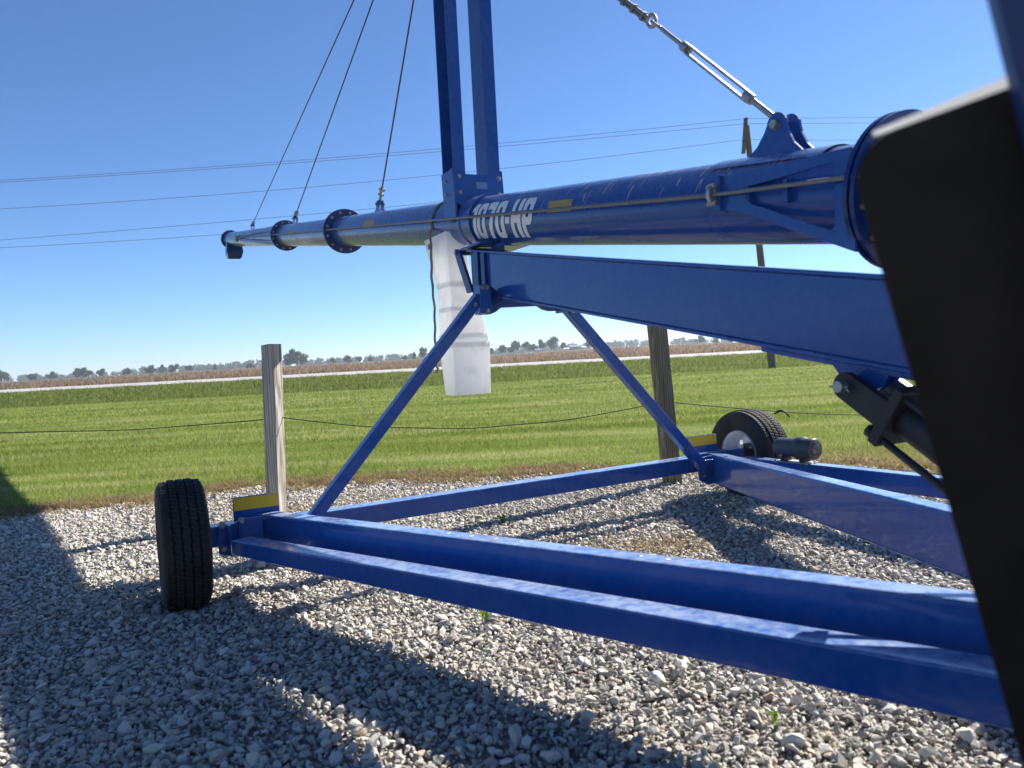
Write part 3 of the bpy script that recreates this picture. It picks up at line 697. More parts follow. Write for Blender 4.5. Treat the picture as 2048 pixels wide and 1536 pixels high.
# document canister on the far outer arm
c0 = V(1.375, 4.005, .362); c1 = V(1.487, 3.80, .368); ca = (c1-c0).normalized(); cs = ca.cross(ZU).normalized(); cu = cs.cross(ca).normalized(); Lc = (c1-c0).length
can = empty('manual_canister', V((c0.x+c1.x)/2, (c0.y+c1.y)/2, .29) - auger.location); can.parent = auger
g = G(); g.lathe([(0, 0), (.044, 0), (.050, .012), (.050, .13), (.053, .14), (.055, .145)], c0, ca, 40); g.build('canister_body', CAN, can)
g = G(); g.lathe([(.050, .13), (.060, .133), (.060, .165), (.054, .175), (.053, Lc-.006), (.050, Lc), (0, Lc)], c0, ca, 40, True)
lid = g.build('lid', CAN, can)
g = G(); e = c1 + ca*.0012
def ring(r0_, r1_, n=40):
    vs = []
    for i in range(n):
        t = 2*math.pi*i/n; d = cs*math.cos(t) + cu*math.sin(t); vs += [e + d*r0_, e + d*r1_]
    g.add(vs, [(2*i, 2*i+1, (2*i+3) % (2*n), (2*i+2) % (2*n)) for i in range(n)])
ring(.0455, .0472)
def quad(pts): g.add([e + cs*u + cu*v for u, v in pts], [tuple(range(len(pts)))])
for p, q in (((-.024, .010), (-.018, .020)),): pass
book = [(-.022, -.008), (.014, -.020), (.024, .006), (-.014, .018)]
for i in range(4):
    p, q = V(*book[i], 0), V(*book[(i+1) % 4], 0); d = (q-p).normalized(); n_ = V(-d.y, d.x, 0)*.0011; quad([tuple((p-n_)[:2]), tuple((q-n_)[:2]), tuple((q+n_)[:2]), tuple((p+n_)[:2])])
quad([(.002, -.002), (.012, .004), (.016, -.012), (.010, -.022), (.003, -.022), (-.002, -.014)])
# lettering round the lid
def text_mesh(txt, size):
    cu_ = bpy.data.curves.new('t', 'FONT'); cu_.body = txt; cu_.size = size; cu_.align_x = 'CENTER'; ob = bpy.data.objects.new('t', cu_); COL.objects.link(ob)
    dg = bpy.context.evaluated_depsgraph_get(); me = ob.evaluated_get(dg).to_mesh(); vs = [v.co.copy() for v in me.vertices]; fs = [tuple(p.vertices) for p in me.polygons]
    bpy.data.objects.remove(ob); bpy.data.curves.remove(cu_); return vs, fs
def arc_text(txt, a0, da, flip=False):
    for i, ch in enumerate(txt):
        if ch == ' ': continue
        vs, fs = text_mesh(ch, .0125); t = R(a0 + da*i)
        rd_, tg = (cs*math.cos(t)+cu*math.sin(t)), (-cs*math.sin(t)+cu*math.cos(t))
        if flip: g.add([e + rd_*.042 + tg*v.x - rd_*v.y for v in vs], fs)
        else: g.add([e + rd_*.0335 - tg*v.x + rd_*v.y for v in vs], fs)
arc_text("OPERATOR'S &", 195, -17); arc_text('MANUAL', 225, 17, True)
g.build('lid_print', GOLD, can)
g = G()   # printed marks along the body
def bodyq(u0, u1, p0, p1, w=.0013):
    a_, b_ = (u0, p0), (u1, p1); n = 3; vs = []
    for i in range(n+1):
        u = u0+(u1-u0)*i/n; ph = p0+(p1-p0)*i/n; dv = (-cs*math.cos(ph)+cu*math.sin(ph))*.0508
        tv = (cs*math.sin(ph)+cu*math.cos(ph)); q = V(u1-u0, (p1-p0)*.05, 0).normalized()
        off = ca*(-q.y)*w + tv*q.x*w; vs += [c0+ca*u+dv-off, c0+ca*u+dv+off]
    g.add(vs, [(2*i, 2*i+1, 2*i+3, 2*i+2) for i in range(n)])
for i in range(10):
    t, t2 = 2*math.pi*i/10, 2*math.pi*(i+1)/10; bodyq(.075+.018*math.cos(t), .075+.018*math.cos(t2), .12+.35*math.sin(t), .12+.35*math.sin(t2))
for i in range(6):
    t, t2 = 2*math.pi*i/6, 2*math.pi*(i+1)/6; bodyq(.075+.009*math.cos(t), .075+.009*math.cos(t2), .12+.18*math.sin(t), .12+.18*math.sin(t2))
for u in (.03, .12):
    bodyq(u, u+.012, .3, .42); bodyq(u+.012, u+.006, .42, .05); bodyq(u, u+.010, .0, -.15); bodyq(u-.006, u+.004, .18, .2)
g.build('body_print', GOLD, can)
for d in (.045, .165):
    g = G(); p = c0 + ca*d; g.box(p - cu*.058, cs*.030, ca*.012, cu*.012); g.box(p - cu*.074, cs*.022, ca*.020, cu*.008); g.build('rubber_mount', BLACK, can, .003)
g = G(); g.box(c0 + ca*.10 - cu*.070, cs*.045, ca*.11, cu*.002)
for d in (.0, .2): g.path([c0+ca*d-cu*.078+cs*.03, c0+ca*d-cu*.062+cs*.03], .006, 6); g.path([c0+ca*d-cu*.078-cs*.03, c0+ca*d-cu*.062-cs*.03], .006, 6)
g.build('mount_plate', STEEL, can, .0008)

# ------------------------------------------------------------------ telescoping downspout hung beside the tube
chute = empty('downspout', T(1.23, -.02, .70)); tag(chute, 'milky white plastic telescoping downspout hanging below the auger tube', 'downspout')
lv = [(1.615, -.138, -.035, 1.13, 1.48), (1.545, -.138, -.025, 1.13, 1.47), (1.315, -.132, .005, 1.13, 1.318), (1.18, -.130, .055, 1.13, 1.322), (1.03, -.130, .080, 1.13, 1.33), (.98, -.130, .090, 1.13, 1.322), (.705, -.130, .075, 1.13, 1.268)]
def lev(z):
    zs = [l[0] for l in lv][::-1]; return [float(np.interp(z, zs, [l[i] for l in lv][::-1])) for i in range(1, 5)]
segs = [(1.615, 1.31, .003), (1.34, 1.175, -.001), (1.20, 1.022, .002), (1.05, .972, .005), (1.0, .705, .008)]
for za, zb, gr in segs:
    g = G(); n = 4; rings = []; ea, eb = lev(za), lev(zb)
    for i in range(n+1):
        z = za + (zb-za)*i/n; a, b, c, d = [p_+(q_-p_)*i/n for p_, q_ in zip(ea, eb)]; a -= gr; b += gr; c -= gr; d += gr; rr = min(.009, (b-a)*.2)
        tl = .012*math.sin(i*.9)
        ring_ = []
        for cx, cy, a0 in ((b-rr, d-rr, 0), (a+rr, d-rr, 90), (a+rr, c+rr, 180), (b-rr, c+rr, 270)):
            for k in range(4):
                t = R(a0 + 30*k); ring_.append(T(cy + rr*math.sin(t), cx + rr*math.cos(t), z))
        rings.append(ring_)
    m_ = len(rings[0]); g.add([p for r_ in rings for p in r_], [(i*m_+k, i*m_+(k+1) % m_, (i+1)*m_+(k+1) % m_, (i+1)*m_+k) for i in range(n) for k in range(m_)])
    o = g.build('spout_section', POLY, chute)
g = G(); pts = [TS(1.36, R(a), TR+.004) for a in range(170, -20, -8)]
pts += [T(1.355, -.147, z)+V(.003*math.sin(z*17)+.002*math.sin(z*53), 0, 0) for z in np.linspace(1.64, .93, 40)]
pts += [T(1.345, -.155, .90), T(1.33, -.16, .875), T(1.335, -.15, .855), T(1.35, -.155, .84)]
g.path(pts, .0075, 6); st2 = g.build('hanging_strap', STRAP, chute)
g = G(); g.box(T(1.355, -.150, 1.565), tT*.02, nT*.006, ZU*.014); g.build('strap_buckle', STRAP, st2)

# ------------------------------------------------------------------ close guard panel at the right edge
gp = empty('intake_guard', (.5, .5, 0)); tag(gp, 'dark rounded guard panel on a slanted blue post, close at the right edge', 'guard')
pe1 = V(.288, .108, -.936).normalized(); pe2 = V(.853, -.478, .208).normalized(); pn = pe2.cross(pe1).normalized()
if pn.y < 0: pn = -pn
pk = V(.252, .566, 1.049)      # outer corner
def PP(u, v): return pk + pe2*u + pe1*v
rad = .034
outl = [(rad - rad*math.cos(t), rad - rad*math.sin(t)) for t in [math.pi/2*i/8 for i in range(9)]] + [(.5, 0), (.5, .85), (0, .85)]
g = G(); g.plate(outl, [], lambda u, v: PP(u, v), pn*.055)
PANEL = simple('dark_moulded_plastic', (0.012, 0.010, 0.009), 0.5, 0, 0.45, 14, 0.3, 300)
PANEL.node_tree.nodes['Principled BSDF'].inputs['Specular IOR Level'].default_value = 0.2
pl = g.build('guard_panel', PANEL, gp, .010, 4)
for p_ in pl.data.polygons: p_.use_smooth = True
pl.modifiers['bevel'].harden_normals = True
def post_mat():
    m, nt, b = new_mat('scuffed_blue_post'); n = noise(nt, wpos(nt), 26, 6, 0.7)
    r_ = ramp(nt, n, [(0.66, (0.002, 0.026, 0.12)), (0.72, (0.09, 0.04, 0.02)), (0.85, (0.16, 0.07, 0.03))]); nt.links.new(r_.outputs[0], b.inputs['Base Color']); b.inputs['Roughness'].default_value = 0.5; return m
g = G(); q0 = V(.306, .475, 1.115); ln = 1.145
g.bar(q0 - pe1*.8, q0 + pe1*ln, pe2*.0, pn*.0) if False else g.bar(q0 - pe1*.8 + pe2*.035, q0 + pe1*ln + pe2*.035, pe2*.038, pn*.022); g.build('post', post_mat(), gp, .003)
g = G(); tp = [PP(rad*.55+.46*i/16, -.002-.004*min(1, i/8)) + pn*.028 for i in range(17)]; g.path(tp, [.002+.0075*min(1, i/9) for i in range(17)], 12); g.build('edge_highlight', POLY, gp)  # pale bead added to form the bright highlight along the panel's top edge
bolt(PP(.2, .3)-pn*.002, -pn, pl, .01, .01)

# ------------------------------------------------------------------ wooden posts, rope, utility line
def wooden_post(base, top, w, yaw, mat, label):
    b, t = Vector(base), Vector(top); e = empty('wooden_post', b); d = (t-b).normalized()
    a = V(math.cos(yaw), math.sin(yaw), 0); c = V(-math.sin(yaw), math.cos(yaw), 0); g = G(); n = 14; vs = []
    for i in range(n+1):
        p = b - d*.12 + (t-b+d*.12)*i/n; k = 1+random.uniform(-.012, .012); off = a*random.uniform(-.0015, .0015)
        vs += [p + off + (a*x+c*y)*w/2*k for x, y in ((-1, -1), (1, -1), (1, 1), (-1, 1))]
    vs[-1] = vs[-1] + V(0, 0, .006); vs[-4] = vs[-4] + V(0, 0, -.004)
    fs = [(i*4+j, i*4+(j+1) % 4, (i+1)*4+(j+1) % 4, (i+1)*4+j) for i in range(n) for j in range(4)] + [(4*n, 4*n+1, 4*n+2, 4*n+3)]
    g.add(vs, fs); o = g.build('shaft', mat, e, .003); tag(e, label, 'post', 'square timber posts strung with cord'); return e
wooden_post((-1.505, 4.76, 0), (-1.470, 4.75, 1.058), .088, R(-17), WOOD, 'weathered square timber post behind the amber reflector beside the near wheel')
wooden_post((1.03, 5.08, 0), (.955, 5.06, 1.33), .098, R(14), WOOD2, 'taller darker timber post behind the right-hand strut')
def rope_span(p, q, sag, label, wob=.006, knots=()):
    p, q = Vector(p), Vector(q); g = G(); n = 40; pts = []
    for i in range(n+1):
        t = i/n; pts.append(p.lerp(q, t) + V(0, 0, -4*sag*t*(1-t) + wob*math.sin(t*23)*t*(1-t)*2))
    g.path(pts, .0032, 6); o = g.build('cord', CORD); tag(o, label, 'cord', 'cord strung between the timber posts'); return o
rope_span((-4.9, 4.75, .78), (-1.54, 4.75, .597), .085, 'thin black cord sagging left from the weathered post across the lawn')
rope_span((-1.45, 4.77, .605), (.95, 5.03, .553), .115, 'thin black cord sagging between the two timber posts')
ro = rope_span((1.07, 5.07, .545), (5.2, 5.1, .44), .14, 'thin black cord running right from the darker post above the far tyre')
g = G(); kx = V(1.77, 5.075, .447); g.path([kx+V(-.03, 0, .004), kx+V(0, .0, .012), kx+V(.02, -.005, .0), kx+V(.05, -.01, -.035)], .006, 6); g.path([kx+V(-.05, 0, -.012), kx+V(-.02, -.004, .0), kx+V(.0, 0, .006)], .006, 6); g.build('knot', CORD, ro)

PY = 27.6
up_ = empty('utility_pole', (9.37, PY, -.02)); tag(up_, 'tall wooden utility pole carrying wires across the sky', 'utility pole')
g = G(); g.path([V(9.40, PY, -.5), V(9.37, PY, 0), V(8.80, PY, 8.62)], [.15, .145, .10], 14); g.build('pole_shaft', POLE_W, up_)
g = G(); ct = V(8.60, PY-.12, 8.30); ad = V(.20, -1.0, 1.0).normalized()
g.bar(V(8.74, PY-.14, 8.86), V(8.60, PY-.14, 7.62), V(.06, 0, 0), V(0, .05, 0)); g.build('cross_arm', POLE_W, up_)
ends = {}
for k, (x_, z_) in enumerate([(8.71, 8.83), (8.71, 8.655), (8.62, 8.11)]):
    g = G(); g.lathe([(0, .06), (.04, .05), (.055, .0), (.03, -.06), (.02, -.14), (0, -.14)], V(x_, PY-.16, z_-.06), ZU, 10); g.build('insulator', BLACK, up_)
wires = [((-17.79, 8.041), (-1.76, 8.354), (8.714, 8.831), (13.72, 8.624), 'topmost thin power wire across the sky'), ((-17.8, 7.971), (-1.77, 8.249), (8.71, 8.655), (13.71, 8.431), 'second power wire running just below the topmost one'),
         ((-17.87, 7.039), (-1.81, 7.44), (8.68, 8.111), (13.69, 7.817), 'third power wire, meeting the lower end of the pole bracket'), ((-17.95, 5.945), (-2.04, 6.481), (8.85, 7.05), None, 'fourth power wire passing behind the stay cables just above the tube'), ((-17.97, 5.68), (-9.94, 5.74), (8.9, 6.55), None, 'lowest power wire, reaching the far end of the auger tube')]
for a_, b_, c_, d_, lb in wires:
    X = np.array([a_[0], b_[0], c_[0]]); Zc = np.polyfit(X, [a_[1], b_[1], c_[1]], 2)
    if Zc[0] < 0: Zc = np.array([.001, 0, 0]) + np.array([0, *np.polyfit(X, np.array([a_[1], b_[1], c_[1]])-.001*X*X, 1)])
    g = G(); pts = [V(x_, PY-.16, float(np.polyval(Zc, x_))) for x_ in np.linspace(-34, c_[0], 30)]
    if d_: q = np.polyfit([c_[0], d_[0], c_[0]+38], [c_[1], d_[1], c_[1]-.3], 2)
    else: q = np.polyfit([c_[0], c_[0]+5, c_[0]+38], [c_[1], c_[1]-.25, c_[1]-.3], 2)
    pts += [V(x_, PY-.16, float(np.polyval(q, x_))) for x_ in np.linspace(c_[0]+.5, c_[0]+38, 24)]
    g.path(pts, .0065, 6); tag(g.build('power_wire', WIRE), lb, 'wire', 'power wires on the utility pole')

# ------------------------------------------------------------------ far trees and farm buildings
def leaf_cloud(centres, radii, count, size, squash=.8):
    """leaf-clump quads spread through overlapping lobes; returns verts, faces, tone"""
    k = rng.integers(0, len(centres), count); d = rng.normal(size=(count, 3)); d /= np.linalg.norm(d, axis=1)[:, None]
    rr = radii[k]*(rng.random(count)**.45); p = centres[k] + d*rr[:, None]*np.array([1, 1, squash])
    a = rng.normal(size=(count, 3)); a /= np.linalg.norm(a, axis=1)[:, None]; b = np.cross(a, rng.normal(size=(count, 3))); b /= np.linalg.norm(b, axis=1)[:, None]
    sz = size*rng.uniform(.5, 1.3, count)[:, None]; a = a*sz; b = b*sz*.7
    v = np.stack([p-a, p-b*.8, p+a, p+b], 1).reshape(-1, 3); f = np.arange(count*4)
    return v, f, np.repeat(np.clip(rng.normal(.45, .25, count), 0, 1), 4)

def tree(px, wpx, hpx, Y, kind, label, group='trees along the far edge of the field'):
    sc = Y/1538.0; x = (px-1024)*sc; w = wpx*sc; h = hpx*sc; x0 = x
    zb = float(terrain(x, Y)) - .15
    e = empty('tree', (x, Y, zb)); tag(e, label, 'tree', group)
    g = G(); th = h*(.35 if kind != 'shrub' else .2)
    g.path([V(x, Y, zb-.3), V(x+.05*w, Y, zb+th*.6), V(x, Y, zb+h*.6)], [max(.12, w*.03), max(.1, w*.024), .04], 6)
    for s in (-1, 1): g.path([V(x, Y, zb+th*.7), V(x+s*w*.2, Y+w*.1*s, zb+h*.6)], [.09, .03], 5)
    g.build('trunk', BARK, e)
    if kind == 'conifer':
        n = 7; cen = np.array([[x, Y, zb+h*(.12+.8*i/n)] for i in range(n)]); rad = np.array([w*.5*(1-i/n*.92) for i in range(n)]); cnt = 420; sq = .6
    else:
        n = 11; cen = []; rad = []
        for i in range(n):
            a = rng.uniform(0, 6.28); q = rng.uniform(0, .62)**.7; zz = rng.uniform(.28, .84)
            k = math.sin(math.pi*min(1, zz*.9+.12)); cen.append([x+math.cos(a)*w*.5*q*k*1.1, Y+math.sin(a)*w*.5*q*k, zb+h*zz]); rad.append(rng.uniform(.16, .24)*w)
        cen = np.array(cen); rad = np.minimum(np.array(rad), h*.26); cnt = 950; sq = .85
    v, f, t = leaf_cloud(cen, rad, cnt, max(.30, w*.062), sq)
    o = npmesh('crown', v - np.array([x, Y, zb]), f, 4, LEAF_Y if kind == 'yellow' else LEAF, {'tone': t}); o.parent = e
    return e
TREES = [(4, 32, 27, 345, 'round', 'dark round tree at the far left edge of the horizon'), (66, 22, 17, 350, 'round', 'small bushy tree left of the yellowing one'),
 (108, 24, 16, 345, 'yellow', 'yellowing small tree on the left horizon'), (168, 50, 20, 350, 'round', 'wide dark clump of a tree right of the yellowing one'), (208, 30, 16, 352, 'round', 'low round tree beside the wide dark clump'),
 (258, 26, 14, 352, 'round', 'low pale tree between the dark clump and the dark conifer'), (304, 26, 17, 350, 'round', 'rounded tree just left of the dark conifer'), (328, 22, 20, 345, 'conifer', 'dark pointed conifer on the left horizon'),
 (352, 26, 18, 350, 'round', 'rounded tree just right of the dark conifer'), (380, 22, 14, 352, 'round', 'low tree second right of the dark conifer'), (433, 9, 15, 340, 'conifer', 'tiny upright conifer left of the weathered post'),
 (504, 24, 9, 345, 'shrub', 'low shrub on the horizon just left of the weathered post'), (596, 52, 33, 330, 'round', 'big lone round tree just right of the weathered post'),
 (668, 20, 13, 345, 'yellow', 'pale low bush right of the big lone tree'), (698, 24, 17, 345, 'round', 'small tree with a pointed top, second right of the lone tree'), (722, 14, 12, 345, 'yellow', 'slim pale bush, third right of the lone tree'), (745, 14, 11, 348, 'yellow', 'slim pale bush, fourth right of the lone tree'),
 (812, 22, 9, 345, 'shrub', 'dark low shrub left of the near strut'), (832, 14, 18, 345, 'conifer', 'dark small conifer beside the near strut'), (850, 24, 26, 345, 'round', 'taller tree just behind the near strut'),
 (984, 24, 14, 345, 'round', 'low tree just right of the white downspout'), (1008, 20, 23, 345, 'round', 'first taller tree of the grove right of the downspout'), (1030, 32, 27, 348, 'round', 'broad tree in the left half of the grove'), (1056, 24, 25, 345, 'round', 'dark round tree in the middle of the grove'),
 (1072, 14, 19, 350, 'round', 'narrow tree in the middle of the grove'), (1088, 26, 27, 350, 'round', 'tree behind the white farmhouse in the grove'), (1111, 32, 30, 345, 'round', 'tallest tree at the right of the grove'), (1132, 16, 18, 350, 'round', 'small tree between the grove and the grey barn'),
 (1180, 16, 20, 345, 'round', 'tree right of the grey barn beside the far strut'), (1403, 24, 17, 345, 'round', 'lone round tree right of the darker post'), (1436, 12, 11, 350, 'round', 'small far tree second right of the darker post'), (1467, 14, 13, 350, 'round', 'small far tree third right of the darker post'), (1505, 34, 18, 360, 'round', 'broad far tree left of the utility pole')]
for a in TREES: tree(*a)

# hazy wood on the skyline: reads as one mass
cen = []; rad = []
for x in np.arange(-560, 420, 5.0):
    Y = rng.uniform(640, 720); hgt = 3.4 + 1.6*math.sin(x*.021) + 1.2*math.sin(x*.057+1) + rng.uniform(-.8, .8); hgt = max(1.4, hgt)
    zb = float(terrain(x, Y)); up0 = (crest(x*340/Y)-.91)/340*Y + .91     # skyline of the field crest at that distance
    cen.append([x, Y, up0 + hgt*.35]); rad.append(3.2 + hgt*.35)
cen = np.array(cen); rad = np.array(rad); v, f, t = leaf_cloud(cen, rad, 16000, 1.7, .9)
tag(npmesh('far_woodland', v, f, 4, LEAF, {'tone': t}), 'hazy continuous band of woodland along the skyline', 'woodland', kind='stuff')

def building(px0, px1, hpx, Y, wallm, roofm, label, gable=.4):
    sc = Y/1538.0; x0, x1 = (px0-1024)*sc, (px1-1024)*sc; h = hpx*sc; dd = min(12, (x1-x0)*.8); zb = float(terrain((x0+x1)/2, Y)) - .3
    e = empty('farm_building', ((x0+x1)/2, Y, zb)); tag(e, label, 'building', 'farm buildings on the horizon')
    hw = h*(1-gable) + .3
    g = G(); g.hexa([V(x0, Y, zb), V(x1, Y, zb), V(x1, Y+dd, zb), V(x0, Y+dd, zb), V(x0, Y, zb+hw), V(x1, Y, zb+hw), V(x1, Y+dd, zb+hw), V(x0, Y+dd, zb+hw)]); g.build('wall', wallm, e)
    zt_ = zb+hw; g = G(); o = .3
    g.hexa([V(x0-o, Y-o, zt_), V(x1+o, Y-o, zt_), V(x1+o, Y+dd/2, zt_+h*gable), V(x0-o, Y+dd/2, zt_+h*gable), V(x0-o, Y-o, zt_+.15), V(x1+o, Y-o, zt_+.15), V(x1+o, Y+dd/2, zt_+h*gable+.15), V(x0-o, Y+dd/2, zt_+h*gable+.15)])
    g.hexa([V(x0-o, Y+dd/2, zt_+h*gable), V(x1+o, Y+dd/2, zt_+h*gable), V(x1+o, Y+dd+o, zt_), V(x0-o, Y+dd+o, zt_), V(x0-o, Y+dd/2, zt_+h*gable+.15), V(x1+o, Y+dd/2, zt_+h*gable+.15), V(x1+o, Y+dd+o, zt_+.15), V(x0-o, Y+dd+o, zt_+.15)]); g.build('roof', roofm, e)
    g = G(); g.box(V((x0*2+x1)/3, Y-.04, zb+hw*.4), V((x1-x0)*.08, 0, 0), V(0, .03, 0), V(0, 0, hw*.38)); g.build('door', BARNROOF, e)
BARNW = simple('barn_blue_grey', (0.30, 0.34, 0.40), 0.7); BARNROOF = simple('barn_roof', (0.20, 0.24, 0.29), 0.6); HOUSEW = simple('house_white', (0.75, 0.75, 0.74), 0.7)
building(1143, 1170, 9, 352, BARNW, BARNROOF, 'long blue-grey barn on the horizon right of the grove')
building(1075, 1087, 6, 338, HOUSEW, BARNROOF, 'small white farmhouse in front of the grove')
building(1132, 1141, 4, 340, HOUSEW, HOUSEW, 'low white shed left of the long barn')
building(1168, 1175, 5, 340, HOUSEW, HOUSEW, 'small white shed right of the long barn')

# ------------------------------------------------------------------ gravel stones
def ico(sub):
    bm = bmesh.new(); bmesh.ops.create_icosphere(bm, subdivisions=sub, radius=1); bm.verts.ensure_lookup_table()
    v = np.array([p.co[:] for p in bm.verts]); f = np.array([[q.index for q in fc.verts] for fc in bm.faces]); bm.free(); return v, f
def stone_shapes(sub, n, seed):
    r_ = np.random.default_rng(seed); v0, f = ico(sub); out = []
    for _ in range(n):
        v = v0*(1+.10*r_.normal(size=(len(v0), 1)))
        for _ in range(r_.integers(7, 12)):       # chop facets
            d = r_.normal(size=3); d /= np.linalg.norm(d); c = r_.uniform(.34, .74); ex = np.maximum(v@d - c, 0); v = v - ex[:, None]*d*.99
        v *= np.array([1.0, r_.uniform(.65, .95), r_.uniform(.42, .75)]); v -= v.mean(0); out.append(v)
    return np.array(out), f
def rotmats(n, tilt):
    a = rng.uniform(0, 2*np.pi, n); b = rng.normal(0, tilt, n); c = rng.normal(0, tilt, n)
    ca, sa, cb, sb, cc, sc = np.cos(a), np.sin(a), np.cos(b), np.sin(b), np.cos(c), np.sin(c); z = np.zeros(n); o = np.ones(n)
    Rz = np.stack([ca, -sa, z, sa, ca, z, z, z, o], 1).reshape(-1, 3, 3); Rx = np.stack([o, z, z, z, cb, -sb, z, sb, cb], 1).reshape(-1, 3, 3); Ry = np.stack([cc, z, sc, z, o, z, -sc, z, cc], 1).reshape(-1, 3, 3)
    return Rx@Ry@Rz
def scatter(x0, x1, y0, y1, sp, keep):
    xs = np.arange(x0, x1, sp); ys = np.arange(y0, y1, sp*.87); X, Y = np.meshgrid(xs, ys); X = X + (np.arange(len(ys)) % 2)[:, None]*sp/2
    X = X + rng.uniform(-.5, .5, X.shape)*sp; Y = Y + rng.uniform(-.5, .5, Y.shape)*sp; X, Y = X.ravel(), Y.ravel(); m_ = keep(X, Y); return X[m_], Y[m_]
def stones(x, y, shapes, f, mean, sig, tilt, zoff=.0):
    n = len(x); k = rng.integers(0, len(shapes), n); r_ = np.clip(mean*np.exp(rng.normal(0, sig, n)), .006, .034)
    v = np.einsum('nij,nvj->nvi', rotmats(n, tilt), shapes[k])*r_[:, None, None]
    z = yard(x, y) + zoff + rng.uniform(-.3, .55, n)*r_
    v[:, :, 0] += x[:, None]; v[:, :, 1] += y[:, None]; v[:, :, 2] += z[:, None]
    nv = v.shape[1]; ff = (f[None] + (np.arange(n)*nv)[:, None, None]).reshape(-1)
    tone = np.clip(rng.normal(.52, .25, n), 0, .97); tone[rng.random(n) < .03] = 1.0
    return v.reshape(-1, 3), ff, np.repeat(tone, nv)
def in_view(X, Y): return (np.abs(X) < .74*Y + .55) & (Y < edge(X)+.02)
sh2, f2 = stone_shapes(2, 40, 3); sh1, f1 = stone_shapes(1, 40, 5)
parts = []
x, y = scatter(-2.6, 2.6, 1.35, 2.25, .0168, in_view); parts.append(stones(x, y, sh2, f2, .0094, .40, .5, .005))
x, y = scatter(-2.6, 2.6, 1.35, 2.25, .066, in_view); parts.append(stones(x, y, sh2, f2, .0145, .32, .35, .006))
x, y = scatter(-5, 4.6, 2.25, 6.0, .0170, in_view); parts.append(stones(x, y, sh1, f1, .0102, .38, .45, .0045))
x, y = scatter(-5, 4.6, 2.25, 6.0, .075, in_view); parts.append(stones(x, y, sh2[:, :, :], f2, .0165, .25, .35, .005))
vs, fs, ts = [], [], []; b = 0
for v, f, t in parts: vs.append(v); fs.append(f + b); ts.append(t); b += len(v)
st_o = npmesh('gravel_stones', np.concatenate(vs), np.concatenate(fs), 3, STONE, {'tone': np.concatenate(ts)})
tag(st_o, 'loose angular pale limestone gravel covering the yard', 'gravel', kind='stuff')

# ------------------------------------------------------------------ grass
def blades(x, y, h, w, lean, tone, zf, seg=1):
    n = len(x); a = rng.uniform(0, 2*np.pi, n); d = np.stack([np.cos(a), np.sin(a), np.zeros(n)], 1); l = rng.uniform(0, 2*np.pi, n)
    base = np.stack([x, y, zf(x, y)-.004], 1); tip = base + np.stack([np.cos(l)*lean*h, np.sin(l)*lean*h, h*np.sqrt(np.maximum(1-np.minimum(lean, .97)**2, .05))], 1)
    hw = (w*.5)[:, None]*d
    if seg == 1:
        v = np.stack([base-hw, base+hw, tip], 1).reshape(-1, 3); f = np.arange(n*3); k = 3
    else:
        mid = base*.5 + tip*.5 + np.stack([np.zeros(n), np.zeros(n), h*.14], 1)
        v = np.stack([base-hw, base+hw, mid+hw*.8, mid-hw*.8, tip], 1).reshape(-1, 3); o = np.arange(n)[:, None]*5
        f = (o + np.array([[0, 1, 2, 0, 2, 3, 3, 2, 4]])).reshape(-1); k = 5
    return v, f, np.repeat(tone, k)
def rand_view(n, y0, y1, pw=1.0, pad=.6):
    y = y0 + (y1-y0)*rng.random(n)**pw; x = (rng.random(n)*2-1)*(.74*y+pad); return x, y
flat = lambda x, y: terrain(x, y)
allv, allf, allt = [], [], []; b = 0
def push(vft):
    global b
    v, f, t = vft; allv.append(v); allf.append(f+b); allt.append(t); b += len(v)
def flush(name, mat, label, cat):
    global b, allv, allf, allt
    o = npmesh(name, np.concatenate(allv), np.concatenate(allf), 3, mat, {'tone': np.concatenate(allt)}); tag(o, label, cat, kind='stuff'); allv, allf, allt, b = [], [], [], 0; return o
x, y = rand_view(190000, 4.7, 9.0, 1.15); e = edge(x); m_ = y > e + .17 + np.abs(rng.normal(0, .17, len(x))); x, y = x[m_], y[m_]
n = len(x); h = rng.uniform(.028, .07, n)*(1+.35*np.sin(x*1.3+y*.7)*np.sin(y*2.1)); push(blades(x, y, h, rng.uniform(.003, .0055, n), rng.uniform(.2, .9, n), rng.random(n), flat))
x, y = rand_view(170000, 9.0, 17.0, 1.2); n = len(x); push(blades(x, y, rng.uniform(.03, .075, n), rng.uniform(.006, .011, n), rng.uniform(.2, .9, n), rng.random(n), flat))
x, y = rand_view(90000, 17.0, 28.5, 1.1); n = len(x); push(blades(x, y, rng.uniform(.03, .08, n), rng.uniform(.014, .024, n), rng.uniform(.2, .9, n), rng.random(n), flat))
flush('lawn_grass', BLADE, 'short mown lawn grass blades', 'grass')
